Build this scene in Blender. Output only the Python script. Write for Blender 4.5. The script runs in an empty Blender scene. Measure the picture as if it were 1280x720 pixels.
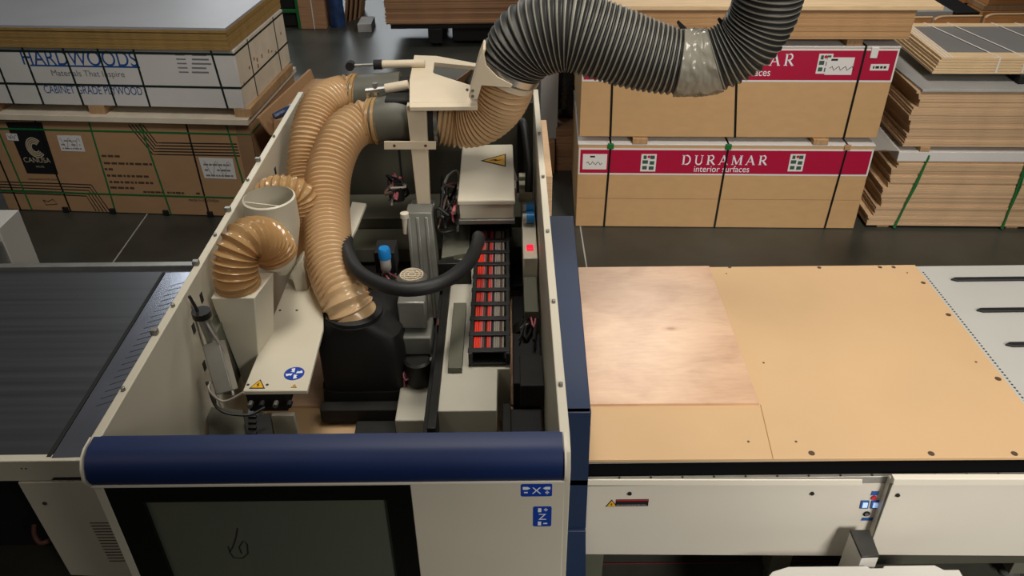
import bpy, math, random
from mathutils import Vector, Matrix, noise
random.seed(7)
SC = bpy.context.scene
COL = SC.collection
PI = math.pi
R = math.radians
ORG = {}
CAM_R = [[0.999945, 0.010472, 0], [-0.005856, 0.559162, -0.829038], [-0.008682, 0.828992, 0.559193]]
def _ray(u, v):
    c = ((u-640)/1005., -(v-360)/1005., -1.)
    return [sum(CAM_R[i][k]*c[k] for k in range(3)) for i in range(3)]
def PZ(u, v, z):      # survey: point at height z on a sight line
    d = _ray(u, v); t = (z-3.5)/d[2]; return (d[0]*t, d[1]*t, z)
def PY(u, v, y):      # survey: point at distance y on a sight line
    d = _ray(u, v); t = y/d[1]; return (d[0]*t, y, 3.5+d[2]*t)
def _front(px, py, rz):
    c, s = math.cos(math.radians(rz)), math.sin(math.radians(rz))
    def f(u, v):
        d = _ray(u, v); t = (-px*s+py*c)/(-d[0]*s+d[1]*c)
        x, y, z = d[0]*t, d[1]*t, 3.5+d[2]*t
        return ((x-px)*c+(y-py)*s, z)
    return f
PL = _front(-2.19, 6.352, -4.84); PR = _front(.562, 6.14, -2.2); PQ = _front(3.077, 6.063, -2.4)

# ------------------------------------------------------------------ materials
def lin(c):
    return tuple((x/12.92 if x <= .04045 else ((x+.055)/1.055)**2.4) for x in c)
def hexc(h):
    h = h.lstrip('#')
    return lin(tuple(int(h[i:i+2], 16)/255 for i in (0, 2, 4)))
MATS = {}
def mat(name, h, rough=.5, metal=0, var=.0, scale=6, stretch=(1, 1, 1), bump=0, spec=.5, coat=0, emit=None, estr=1, rnd=0, detail=4):
    m = bpy.data.materials.new(name); m.use_nodes = True
    nt = m.node_tree; b = nt.nodes['Principled BSDF']
    c = hexc(h)
    b.inputs['Base Color'].default_value = (*c, 1)
    b.inputs['Roughness'].default_value = rough
    b.inputs['Metallic'].default_value = metal
    b.inputs['Specular IOR Level'].default_value = spec
    b.inputs['Coat Weight'].default_value = coat
    if var or bump:
        tc = nt.nodes.new('ShaderNodeTexCoord'); mp = nt.nodes.new('ShaderNodeMapping')
        mp.inputs['Scale'].default_value = stretch
        n = nt.nodes.new('ShaderNodeTexNoise'); n.inputs['Scale'].default_value = scale; n.inputs['Detail'].default_value = detail
        nt.links.new(tc.outputs['Object'], mp.inputs[0]); nt.links.new(mp.outputs[0], n.inputs['Vector'])
        if var:
            r = nt.nodes.new('ShaderNodeValToRGB')
            r.color_ramp.elements[0].position = .3; r.color_ramp.elements[1].position = .7
            r.color_ramp.elements[0].color = (*[x*(1-var) for x in c], 1)
            r.color_ramp.elements[1].color = (*[min(1, x*(1+var)) for x in c], 1)
            nt.links.new(n.outputs['Fac'], r.inputs[0]); nt.links.new(r.outputs[0], b.inputs['Base Color'])
            if rnd:
                oi = nt.nodes.new('ShaderNodeObjectInfo'); hs = nt.nodes.new('ShaderNodeHueSaturation')
                mr = nt.nodes.new('ShaderNodeMapRange'); mr.inputs[3].default_value = 1-rnd; mr.inputs[4].default_value = 1+rnd
                nt.links.new(oi.outputs['Random'], mr.inputs[0]); nt.links.new(mr.outputs[0], hs.inputs['Value'])
                nt.links.new(r.outputs[0], hs.inputs['Color']); nt.links.new(hs.outputs[0], b.inputs['Base Color'])
        if bump:
            bp = nt.nodes.new('ShaderNodeBump'); bp.inputs['Strength'].default_value = bump; bp.inputs['Distance'].default_value = .01
            nt.links.new(n.outputs['Fac'], bp.inputs['Height']); nt.links.new(bp.outputs[0], b.inputs['Normal'])
    if emit:
        b.inputs['Emission Color'].default_value = (*hexc(emit), 1); b.inputs['Emission Strength'].default_value = estr
    MATS[name] = m
    return m

mat('cream', '#cbc5b3', .45, var=.03, scale=3)
mat('cream_edge', '#d8d2c4', .4)
mat('beam_white', '#b9b6a8', .5, var=.06, scale=5)
mat('arm_cream', '#d2c4ab', .5, var=.05, scale=5)
mat('navy', '#0b2454', .5, var=.08, scale=3)
mat('skirt_blue', '#1a2c4a', .5, var=.05, scale=2)
mat('black_gloss', '#060606', .25)
mat('rail_black', '#020203', .7, spec=.05)
mat('black_matte', '#0c0c0d', .7)
mat('black_rubber', '#141516', .55, var=.15, scale=20)
mat('shoe_black', '#0a0a0a', .62, var=.1, scale=10)
mat('brush_black', '#070707', .85, var=.3, scale=40, stretch=(1, 1, .05), bump=.2)
mat('dark_metal', '#2b2b29', .45, .6, var=.2, scale=12)
mat('grey_metal', '#8b8a84', .38, .55, var=.12, scale=10)
mat('steel', '#b8b7b2', .28, .9, var=.08, scale=14)
mat('cast_grey', '#6f7069', .5, .2, var=.12, scale=12)
mat('olive', '#45443a', .55, var=.08, scale=3)
mat('olive_light', '#5c5d50', .5, var=.08, scale=3)
mat('duct_grey', '#5a5a50', .5, var=.15, scale=7)
mat('dusty_dark', '#1c1b19', .8, var=.35, scale=9)
mat('hose_grey', '#86857b', .5, var=.12, scale=6)
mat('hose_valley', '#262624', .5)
mat('kraft', '#a98560', .75, var=.05, scale=5, stretch=(1, 1, 2))
mat('kraft_red', '#bf9a6c', .7, var=.04, scale=8, stretch=(1, 1, 2))
mat('kraft_dark', '#8d6c4e', .8, var=.08, scale=5)
mat('mdf_edge', '#b08a60', .75, var=.07, scale=30, stretch=(.3, 1, 3), rnd=.07)
mat('chip_edge', '#9a7b45', .85, var=.22, scale=60, stretch=(.25, 1, 1.5), rnd=.08)
mat('pale_edge', '#c6a682', .7, var=.14, scale=30, stretch=(.15, .15, 3), rnd=.14)
mat('brown_edge', '#a67f5e', .75, var=.22, scale=26, stretch=(.12, .12, 4), rnd=.2)
mat('laminate', '#a5a5a8', .32, var=.05, scale=2)
mat('grey_film', '#a7a8a6', .5, var=.06, scale=3)
mat('crate_white', '#d3d0cc', .6, var=.04, scale=3)
mat('crate_side', '#d8ccb8', .65, var=.08, scale=6)
mat('raw_wood', '#b08d66', .7, var=.18, scale=12, stretch=(4, .6, .6))
mat('pale_wood', '#d9bd94', .55, var=.1, scale=10, stretch=(.5, 5, 5))
mat('orange_wood', '#c48a55', .5, var=.15, scale=9, stretch=(.5, 4, 4))
mat('red_band', '#a80d38', .45)
mat('paper', '#d8d6d4', .6)
mat('ink', '#20201f', .6)
mat('ink_soft', '#77777a', .6)
mat('ink_brown', '#4b392a', .7)
mat('blue_ink', '#1f4f93', .5)
mat('carton_black', '#131416', .5)
mat('label_green', '#35524a', .6)
mat('logo_silver', '#b5a88e', .5)
mat('strap_green', '#1d6b35', .4)
mat('strap_dark', '#12241f', .4)
mat('strap_black', '#0f1210', .4)
mat('strap_white', '#e3ded8', .4)
mat('sign_blue', '#133ea0', .4)
mat('sign_white', '#e2e6ee', .4)
mat('warn_yellow', '#e0ab22', .4)
mat('warn_red', '#b3182a', .4)
mat('cap_blue', '#1a7cc4', .35)
mat('cable_red', '#dc3a26', .45)
mat('cable_pink', '#b4626c', .45)
mat('cable_grey', '#8e8880', .5)
mat('cable_brown', '#5a4436', .5)
mat('led_red', '#c01030', .3, emit='#ff2040', estr=1.6)
mat('button_lit', '#bcd4f5', .3, emit='#a8c8ff', estr=.8)
mat('button_red', '#b02034', .4)
mat('belt', '#37383b', .36, var=.3, scale=3.2, stretch=(.10, 7, 1), detail=10)
mat('plate_steel', '#7d808a', .24, .7, var=.1, scale=4)
mat('grey_panel', '#7c7a78', .35, var=.05, scale=4)
mat('white_panel', '#bebcb6', .4, var=.02, scale=3)
mat('fascia', '#cbc6ba', .45, var=.02, scale=3)
mat('table_white', '#b2b2ad', .4, var=.03, scale=3)
mat('spoil', '#c6a57c', .62, var=.04, scale=1.6)
mat('spoil_groove', '#9a7346', .8)
mat('wrap_black', '#17181b', .12, var=.3, scale=10, bump=.9)
mat('wrap_blue', '#27406b', .3, var=.4, scale=9, bump=.8)
mat('cart_black', '#101214', .5)
mat('laser_red', '#5e1018', .5)
mat('box_white', '#b9b8b6', .6)
mat('rust', '#5d3526', .6, var=.2, scale=9)

# plywood face: blotchy birch with a darker knot figure
KN = (.775, -.015)
def ply_mat():
    m = bpy.data.materials.new('birch_ply'); m.use_nodes = True
    nt = m.node_tree; b = nt.nodes['Principled BSDF']; b.inputs['Roughness'].default_value = .3
    tc = nt.nodes.new('ShaderNodeTexCoord'); mp = nt.nodes.new('ShaderNodeMapping'); mp.inputs['Scale'].default_value = (1.5, 2.0, 1)
    n = nt.nodes.new('ShaderNodeTexNoise'); n.inputs['Scale'].default_value = 2.4; n.inputs['Detail'].default_value = 7; n.inputs['Distortion'].default_value = .5
    r = nt.nodes.new('ShaderNodeValToRGB'); e = r.color_ramp.elements
    e[0].position = .28; e[0].color = (*hexc('#bb9577'), 1); e[1].position = .74; e[1].color = (*hexc('#d6b393'), 1)
    n2 = nt.nodes.new('ShaderNodeTexNoise'); n2.inputs['Scale'].default_value = 40; n2.inputs['Detail'].default_value = 3
    mp2 = nt.nodes.new('ShaderNodeMapping'); mp2.inputs['Scale'].default_value = (.3, 1.6, 1)
    mx = nt.nodes.new('ShaderNodeMixRGB'); mx.blend_type = 'OVERLAY'; mx.inputs[0].default_value = .18
    nt.links.new(tc.outputs['Object'], mp.inputs[0]); nt.links.new(mp.outputs[0], n.inputs['Vector']); nt.links.new(n.outputs['Fac'], r.inputs[0])
    nt.links.new(tc.outputs['Object'], mp2.inputs[0]); nt.links.new(mp2.outputs[0], n2.inputs['Vector'])
    nt.links.new(r.outputs[0], mx.inputs[1]); nt.links.new(n2.outputs['Fac'], mx.inputs[2]); nt.links.new(mx.outputs[0], b.inputs['Base Color'])
    vd = nt.nodes.new('ShaderNodeVectorMath'); vd.operation = 'DISTANCE'; vd.inputs[1].default_value = (KN[0], KN[1]*2.2, 0)
    mp3 = nt.nodes.new('ShaderNodeMapping'); mp3.inputs['Scale'].default_value = (1, 2.2, 0)
    n3 = nt.nodes.new('ShaderNodeTexNoise'); n3.inputs['Scale'].default_value = 9
    ad = nt.nodes.new('ShaderNodeMath'); ad.operation = 'MULTIPLY_ADD'; ad.inputs[1].default_value = .06
    nt.links.new(tc.outputs['Object'], mp3.inputs[0]); nt.links.new(mp3.outputs[0], vd.inputs[0]); nt.links.new(tc.outputs['Object'], n3.inputs['Vector'])
    nt.links.new(n3.outputs['Fac'], ad.inputs[0]); nt.links.new(vd.outputs['Value'], ad.inputs[2])
    r3 = nt.nodes.new('ShaderNodeValToRGB'); e = r3.color_ramp.elements
    e[0].position = .035; e[0].color = (*hexc('#b58a66'), 1); e[1].position = .09; e[1].color = (1, 1, 1, 1)
    k3 = e.new(.06); k3.color = (.86, .8, .74, 1)
    mx3 = nt.nodes.new('ShaderNodeMixRGB'); mx3.blend_type = 'MULTIPLY'; mx3.inputs[0].default_value = .8
    nt.links.new(ad.outputs[0], r3.inputs[0]); nt.links.new(mx.outputs[0], mx3.inputs[1]); nt.links.new(r3.outputs[0], mx3.inputs[2]); nt.links.new(mx3.outputs[0], b.inputs['Base Color'])
    MATS['birch_ply'] = m
ply_mat()

def floor_mat():
    m = bpy.data.materials.new('concrete'); m.use_nodes = True
    nt = m.node_tree; b = nt.nodes['Principled BSDF']
    tc = nt.nodes.new('ShaderNodeTexCoord')
    n = nt.nodes.new('ShaderNodeTexNoise'); n.inputs['Scale'].default_value = .9; n.inputs['Detail'].default_value = 9; n.inputs['Roughness'].default_value = .62
    r = nt.nodes.new('ShaderNodeValToRGB'); e = r.color_ramp.elements
    e[0].position = .3; e[0].color = (*hexc('#2f302b'), 1); e[1].position = .72; e[1].color = (*hexc('#4a4b44'), 1)
    r2 = nt.nodes.new('ShaderNodeMapRange'); r2.inputs[3].default_value = .27; r2.inputs[4].default_value = .42
    nt.links.new(tc.outputs['Object'], n.inputs['Vector']); nt.links.new(n.outputs['Fac'], r.inputs[0]); nt.links.new(r.outputs[0], b.inputs['Base Color'])
    nt.links.new(n.outputs['Fac'], r2.inputs[0]); nt.links.new(r2.outputs[0], b.inputs['Roughness'])
    MATS['concrete'] = m
floor_mat()

def glassy(name, tint, clear, body, rough):
    m = bpy.data.materials.new(name); m.use_nodes = True
    nt = m.node_tree; b = nt.nodes['Principled BSDF']
    b.inputs['Base Color'].default_value = (*hexc(body), 1); b.inputs['Roughness'].default_value = rough
    out = nt.nodes['Material Output']
    t = nt.nodes.new('ShaderNodeBsdfTransparent'); t.inputs[0].default_value = (*hexc(tint), 1)
    mx = nt.nodes.new('ShaderNodeMixShader'); mx.inputs[0].default_value = clear
    nt.links.new(b.outputs[0], mx.inputs[1]); nt.links.new(t.outputs[0], mx.inputs[2]); nt.links.new(mx.outputs[0], out.inputs[0])
    MATS[name] = m
glassy('door_glass', '#a0a594', .38, '#6c7164', .15)
glassy('amber', '#f4dab4', .26, '#d6b58a', .2)
glassy('amber_dark', '#eecb9a', .34, '#c4a06e', .16)
glassy('tape', '#d8d4c8', .3, '#a39f91', .2)
glassy('film', '#ffffff', .55, '#e0dfda', .15)

# ------------------------------------------------------------------ mesh building
class MB:
    def __init__(s): s.v = []; s.f = []
    def add(s, vs, fs):
        o = len(s.v); s.v += [Vector(p) for p in vs]; s.f += [tuple(i+o for i in f) for f in fs]; return s
    def hexa(s, b, t):
        return s.add(list(b)+list(t), [(3, 2, 1, 0), (4, 5, 6, 7), (0, 1, 5, 4), (1, 2, 6, 5), (2, 3, 7, 6), (3, 0, 4, 7)])
    def box(s, x0, y0, z0, x1, y1, z1):
        return s.hexa([(x0, y0, z0), (x1, y0, z0), (x1, y1, z0), (x0, y1, z0)], [(x0, y0, z1), (x1, y0, z1), (x1, y1, z1), (x0, y1, z1)])
    def cbox(s, c, d):
        return s.box(c[0]-d[0]/2, c[1]-d[1]/2, c[2]-d[2]/2, c[0]+d[0]/2, c[1]+d[1]/2, c[2]+d[2]/2)
    def prism(s, poly, off):          # planar 3D polygon extruded along off
        n = len(poly); off = Vector(off)
        return s.add(list(poly)+[Vector(p)+off for p in poly], [tuple(range(n-1, -1, -1)), tuple(range(n, 2*n))]+[(i, (i+1) % n, n+(i+1) % n, n+i) for i in range(n)])
    def loft(s, rings, cap0=True, cap1=True):
        n = len(rings[0]); vs = [p for r in rings for p in r]; fs = []
        for k in range(len(rings)-1):
            for i in range(n):
                fs.append((k*n+i, k*n+(i+1) % n, (k+1)*n+(i+1) % n, (k+1)*n+i))
        if cap0: fs.append(tuple(range(n-1, -1, -1)))
        if cap1: fs.append(tuple(range((len(rings)-1)*n, len(rings)*n)))
        return s.add(vs, fs)
    def tube(s, pts, rad, n=10, cap=True):
        pts = [Vector(p) for p in pts]
        rad = rad if isinstance(rad, (list, tuple)) else [rad]*len(pts)
        rings = []; prev = None
        for i, p in enumerate(pts):
            t = (pts[min(i+1, len(pts)-1)]-pts[max(i-1, 0)]).normalized()
            if prev is None:
                u = t.orthogonal().normalized()
            else:
                u = (prev-t*prev.dot(t)).normalized()
            prev = u; w = t.cross(u)
            rings.append([p+(u*math.cos(2*PI*k/n)+w*math.sin(2*PI*k/n))*rad[i] for k in range(n)])
        return s.loft(rings, cap, cap)
    def cyl(s, a, b, r0, r1=None, n=20):
        return s.tube([a, b], [r0, r1 if r1 is not None else r0], n)
    def lathe(s, c, prof, n=24, cap=True, sx=1, sy=1):   # prof: (r, z)
        rings = [[Vector((c[0]+r*sx*math.cos(2*PI*k/n), c[1]+r*sy*math.sin(2*PI*k/n), c[2]+z)) for k in range(n)] for r, z in prof]
        return s.loft(rings, cap, cap)

def spline(pts, step):
    P = [Vector(p) for p in pts]; P = [P[0]*2-P[1]]+P+[P[-1]*2-P[-2]]
    dense = []
    for i in range(1, len(P)-2):
        for k in range(40):
            t = k/40; a, b, c, d = P[i-1], P[i], P[i+1], P[i+2]
            dense.append(.5*((2*b)+(c-a)*t+(2*a-5*b+4*c-d)*t*t+(3*b-a-3*c+d)*t**3))
    dense.append(P[-2])
    out = [dense[0]]; acc = 0
    for a, b in zip(dense, dense[1:]):
        L = (b-a).length; 
        while acc+L >= step:
            f = (step-acc)/L; a = a.lerp(b, f); L = (b-a).length; acc = 0; out.append(a.copy())
        acc += L
    return out

def sharp(me, ang=32):
    for p in me.polygons: p.use_smooth = True
    me.set_sharp_from_angle(angle=R(ang))

def part(name, mb, m, parent=None, bevel=0, label=None, kind=None, flat=False, org=None):
    me = bpy.data.meshes.new(name)
    if parent is not None: o0 = ORG[parent.name]
    elif org is not None: o0 = Vector(org)
    else:
        xs = [p.x for p in mb.v]; ys = [p.y for p in mb.v]; zs = [p.z for p in mb.v]
        o0 = Vector(((min(xs)+max(xs))/2, (min(ys)+max(ys))/2, min(zs)))
    me.from_pydata([p-o0 for p in mb.v], [], mb.f); me.validate(); me.update()
    import bmesh
    bm = bmesh.new(); bm.from_mesh(me); bmesh.ops.recalc_face_normals(bm, faces=bm.faces); bm.to_mesh(me); bm.free()
    if not flat: sharp(me)
    me.materials.append(MATS[m] if isinstance(m, str) else m)
    o = bpy.data.objects.new(name, me); COL.objects.link(o)
    if parent is not None: o.parent = parent
    else: o.location = o0
    ORG[o.name] = o0
    if bevel:
        b = o.modifiers.new('bevel', 'BEVEL'); b.width = bevel; b.segments = 2; b.limit_method = 'ANGLE'; b.angle_limit = R(40)
    if label: o['label'] = label
    if kind: o['kind'] = kind
    return o
def tag(o, label, cat, group=None):
    o['label'] = label; o['category'] = cat
    if group: o['group'] = group
    return o
def thing(name, loc, label, cat, group=None, rz=0, local=False):
    o = bpy.data.objects.new(name, None); COL.objects.link(o); o.location = loc; o.rotation_euler = (0, 0, R(rz))
    o.empty_display_size = .1
    ORG[o.name] = Vector((0, 0, 0)) if local else Vector(loc)
    return tag(o, label, cat, group)
def struct(name, mb, m, parent=None):
    o = part(name, mb, m, parent)
    if parent is None: o['kind'] = 'structure'
    return o

# flat artwork on a plane: origin O, right r, up u, outward normal n
class Art:
    def __init__(s, O, r, u, n): s.O = Vector(O); s.r = Vector(r).normalized(); s.u = Vector(u).normalized(); s.n = Vector(n).normalized()
    def p(s, x, y, h=0): return s.O+s.r*x+s.u*y+s.n*h
    def poly(s, mb, pts, t=.0012, lift=0):
        return mb.prism([s.p(x, y, lift) for x, y in pts], s.n*t)
    def rect(s, mb, x0, y0, x1, y1, t=.0012, lift=0): return s.poly(mb, [(x0, y0), (x1, y0), (x1, y1), (x0, y1)], t, lift)
    def stroke(s, mb, pts, w, t=.0012, lift=0):
        pts = [Vector((a, b)) for a, b in pts]
        L = []; Rr = []
        for i, q in enumerate(pts):
            d = (pts[min(i+1, len(pts)-1)]-pts[max(i-1, 0)]).normalized(); nn = Vector((-d.y, d.x))
            L.append(q+nn*w/2); Rr.append(q-nn*w/2)
        for i in range(len(pts)-1):
            s.poly(mb, [tuple(L[i]), tuple(Rr[i]), tuple(Rr[i+1]), tuple(L[i+1])], t, lift)
        return mb
    def disc(s, mb, cx, cy, r, n=24, t=.0012, lift=0, sx=1): return s.poly(mb, [(cx+r*sx*math.cos(2*PI*k/n), cy+r*math.sin(2*PI*k/n)) for k in range(n)], t, lift)
    def text(s, mb, body, x, y, h, width=None, t=.0012, lift=0, align='LEFT', gap=1.0):
        cu = bpy.data.curves.new('t', 'FONT'); cu.body = body; cu.size = 1; cu.space_character = gap
        ob = bpy.data.objects.new('t', cu); COL.objects.link(ob)
        dg = bpy.context.evaluated_depsgraph_get(); dg.update()
        me = bpy.data.meshes.new_from_object(ob.evaluated_get(dg))
        vs = [v.co.copy() for v in me.vertices]; fs = [tuple(p.vertices) for p in me.polygons]
        bpy.data.objects.remove(ob); bpy.data.curves.remove(cu); bpy.data.meshes.remove(me)
        x0 = min(v.x for v in vs); x1 = max(v.x for v in vs)
        ky = h/.7; kx = (width/(x1-x0)) if width else ky
        if align == 'CENTER': x -= (x1-x0)*kx/2
        return mb.add([s.p(x+(v.x-x0)*kx, y+v.y*ky, lift+t) for v in vs], fs)

def jit(a): return random.uniform(-a, a)

# ------------------------------------------------------------------ camera, world, lights
cam = bpy.data.cameras.new('camera'); co = bpy.data.objects.new('camera', cam); COL.objects.link(co)
cam.sensor_width = 36; cam.sensor_fit = 'HORIZONTAL'; cam.lens = 36*1005/1280; cam.clip_end = 200
M3 = Matrix(CAM_R)
co.matrix_world = Matrix.Translation((0, 0, 3.5)) @ M3.to_4x4()
SC.camera = co
w = bpy.data.worlds.new('world'); SC.world = w; w.use_nodes = True
w.node_tree.nodes['Background'].inputs[0].default_value = (.9, .95, 1, 1)
w.node_tree.nodes['Background'].inputs[1].default_value = .08
def lamp(name, loc, size, power, color, aim=None, spread=180):
    l = bpy.data.lights.new(name, 'AREA'); l.shape = 'RECTANGLE'; l.size, l.size_y = size; l.energy = power; l.color = color; l.spread = R(spread)
    o = bpy.data.objects.new(name, l); COL.objects.link(o); o.location = loc
    if aim: o.rotation_euler = (Vector(aim)-Vector(loc)).to_track_quat('-Z', 'Y').to_euler()
    return o
lamp('unseen_lamp', (3.0, 3.0, 6.6), (1.4, 1.4), 62, (1, .91, .80), None, 118)
lamp('unseen_lamp', (3.4, -2.4, 4.6), (1.4, 1.4), 125, (1, .94, .86), (2.3, 2.4, .4), 70)  # added fill from behind the camera, tilted to brighten the table's front panels
lamp('unseen_lamp', (2.6, 1.6, 7.5), (1.6, 1.6), 110, (1, .92, .82), (2.1, 6.2, .8), 80)  # added lamp, aimed to light the fronts of the crimson banded packs
lamp('unseen_lamp', (-3.4, 2.2, 7.0), (1.6, 1.6), 50, (1, .95, .88), (-3.2, 6.4, .9), 80)  # added lamp that lifts the fronts of the left stack
lamp('unseen_lamp', (-.2, 3.4, 7.2), (1.4, 1.4), 40, (1, .93, .82), (-.7, 2.9, 1), 60)  # added narrow lamp to brighten the inside of the open hood
lamp('unseen_lamp', (-6, 28, 6.5), (9, 4), 2300, (.92, .97, 1))
lamp('unseen_lamp', (-5.4, 13.5, 7.0), (2, 2), 420, (.9, .96, 1))
lamp('unseen_lamp', (1.95, 9.9, 6.3), (1.6, 1.6), 290, (1, .93, .84))
lamp('unseen_lamp', (-2.6, -1.5, 6.0), (1.4, 1.4), 9, (1, .84, .66), (-1.6, 2.2, .6), 80)  # added weak warm fill for the hood and conveyor fronts at left
SC.view_settings.view_transform = 'Standard'; SC.view_settings.look = 'None'; SC.view_settings.gamma = 1
SC.view_settings.exposure = -0.9
SC.view_settings.use_curve_mapping = False

# ------------------------------------------------------------------ floor
fl = struct('floor', MB().box(-12, -3, -.05, 12, 34, 0), 'concrete')
mb = MB()
for a, b in (((-3.282,5.603,0.0), (-3.306,6.446,0.0)), ((0.605,5.502,0.0), (0.604,6.074,0.0))):
    a = Vector(a); b = Vector(b); d = (b-a).normalized(); n = Vector((-d.y, d.x, 0))*.006
    a = a-d*1.5; b = b+d*.1
    mb.prism([a+n, a-n, b-n, b+n], (0, 0, .002))
part('floor_joint', mb, 'grey_film', fl)

# ------------------------------------------------------------------ nesting table (bed) and what lies on it
bed = thing('machine_table', (1.2, 3.2, 0), 'long white machine table on the right with cream front panels under a black rail', 'table')
XT0, XT1 = -1.18, 4.0
part('table_top', MB().box(.2, 2.44, .86, XT1, 3.97, .948), 'table_white', bed, .004)
part('table_bed', MB().box(XT0, 2.46, .80, .2, 3.97, .93), 'olive', bed, .004)
part('front_rail', MB().hexa([(.2, 2.402, .86), (XT1, 2.402, .86), (XT1, 2.452, .86), (.2, 2.452, .86)], [(.2, 2.402, .905), (XT1, 2.402, .905), (XT1, 2.449, .9475), (.2, 2.449, .9475)]), 'rail_black', bed, .002)
part('edge_strip', MB().box(.2, 2.438, .944, XT1, 2.446, .9485), 'grey_metal', bed)
part('bolt_rail', MB().box(.2, 2.384, .86, XT1, 2.402, .902), 'grey_metal', bed, .002)
for i in range(22):
    x = .45+i*.135
    part('bolt', MB().lathe((x, 2.392, .902), [(.005, 0), (.005, .003)], 8), 'dark_metal', bed)
lp = part('front_panel', MB().prism([(0.197,2.385,0.881), (0.208,2.385,0.407), (1.529,2.385,0.374), (1.608,2.385,0.525), (1.606,2.385,0.859)], (0, .03, 0)), 'fascia', bed, .003)
part('front_panel', MB().prism([(1.594,2.335,0.91), (1.595,2.335,0.56), (1.645,2.335,0.443), (2.83,2.335,0.412), (2.622,2.335,0.899)], (0, .05, 0)), 'fascia', bed, .003)
part('panel_lip', MB().prism([(0.195,2.376,0.91), (0.196,2.376,0.876), (1.494,2.376,0.856), (1.486,2.376,0.891)], (0, .0075, 0)), 'cream_edge', bed, .002)
part('panel_lip', MB().prism([(1.59,2.33,0.944), (1.593,2.33,0.905), (2.623,2.33,0.89), (2.607,2.33,0.929)], (0, .03, 0)), 'cream_edge', bed, .002)
part('slanted_edge', MB().hexa([(1.592,2.336,0.913), (1.597,2.384,0.861), (1.601,2.384,0.526), (1.594,2.336,0.559)], [(1.604,2.336,0.913), (1.609,2.384,0.861), (1.614,2.384,0.526), (1.606,2.336,0.559)]), 'olive_light', bed)
for u, v, y in ((787,616.5,2.384), (1015,616.5,2.384), (1122,618.5,2.334)):
    p = PY(u, v, y)
    part('panel_lock', MB().cyl(p, (p[0], p[1]-.006, p[2]), .009, n=14), 'black_matte', bed)
A1 = Art((0, 2.384, 0), (1, 0, 0), (0, 0, 1), (0, -1, 0))
def P2(q): return (q[0], q[2])
a, b = P2((0.411,2.384,0.732)), P2((0.586,2.384,0.776))
mb = MB(); A1.rect(mb, a[0]+.032, a[1], b[0], b[1]); wl = part('warning_plate', mb, 'black_matte', lp, label='black and red warning plate')
mb = MB(); A1.rect(mb, a[0]+.034, b[1]-.008, b[0]-.002, b[1]-.002, lift=.0012); part('red_stripe', mb, 'warn_red', lp)
mb = MB()
for k in range(2):
    x = a[0]+.036
    while x < b[0]-.012:
        L = random.uniform(.005, .014); A1.rect(mb, x, a[1]+.003+k*.0055, x+L, a[1]+.006+k*.0055, lift=.0012); x += L+.003
part('plate_lettering', mb, 'ink_soft', lp)
def warn(art, x, y, h, parent, ww=None):
    ww = ww or h*1.15
    mb = MB(); art.poly(mb, [(x-ww/2, y), (x+ww/2, y), (x, y+h)]); o = part('warning_triangle', mb, 'ink', parent, label='yellow warning triangle')
    mb = MB(); art.poly(mb, [(x-ww*.38, y+h*.08), (x+ww*.38, y+h*.08), (x, y+h*.84)], lift=.0012); part('triangle_field', mb, 'warn_yellow', parent)
    mb = MB(); art.poly(mb, [(x-ww*.04, y+h*.15), (x+ww*.1, y+h*.33), (x+ww*.02, y+h*.33), (x+ww*.05, y+h*.6), (x-ww*.1, y+h*.36), (x-ww*.01, y+h*.36)], lift=.0024); part('triangle_symbol', mb, 'ink', parent)
warn(A1, a[0]+.014, a[1], b[1]-a[1], lp)
# push buttons by the slanted edge
def q1(u, v): return P2(PY(u, v, 2.384))
def ppoly(pts, m, nm, lift=0, t=.0012, lab=None):
    mb = MB(); A1.poly(mb, [q1(u, v) for u, v in pts], t, lift); return part(nm, mb, m, lp, label=lab)
ppoly([(1090,614), (1099,614), (1097,619), (1088,619)], 'blue_ink', 'blue_label')
ppoly([(1078,647), (1092,647), (1090,650.5), (1076,650.5)], 'blue_ink', 'blue_label')
c = q1(1092, 621.5); mb = MB(); A1.disc(mb, c[0], c[1], .011, t=.008); part('stop_button', mb, 'button_red', lp, label='red push button')
for u in (1080.5, 1093.5):
    ppoly([(u-4,625.5), (u+6,625.5), (u+4,635), (u-6,635)], 'blue_ink', 'button_frame', 0, .004)
    ppoly([(u-2.2,627.5), (u+3.8,627.5), (u+2.4,633), (u-3.6,633)], 'button_lit', 'push_button', .004, .004, 'lit blue push button')
c = q1(1083, 642); mb = MB(); A1.disc(mb, c[0], c[1], .015, t=.003); part('key_switch', mb, 'black_matte', lp, label='black round key switch')
mb = MB(); A1.disc(mb, c[0], c[1], .0085, t=.003, lift=.003); part('key_barrel', mb, 'steel', lp)
# under the table: beams, feet
part('under_beam', MB().box(1.62, 2.45, .22, XT1, 2.55, .36), 'olive', bed, .004)
part('under_body', MB().box(-1.15, 2.75, .05, XT1, 3.9, .80), 'olive', bed)
for x in (.38, 1.30, 2.5):
    f = part('foot', MB().box(x-.05, 2.50, .07, x+.05, 2.60, .34), 'olive_light', bed, .003)
    part('foot_pad', MB().lathe((x, 2.55, 0), [(.045, 0), (.045, .02), (.015, .03), (.015, .07)], 16), 'steel', bed)
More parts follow.
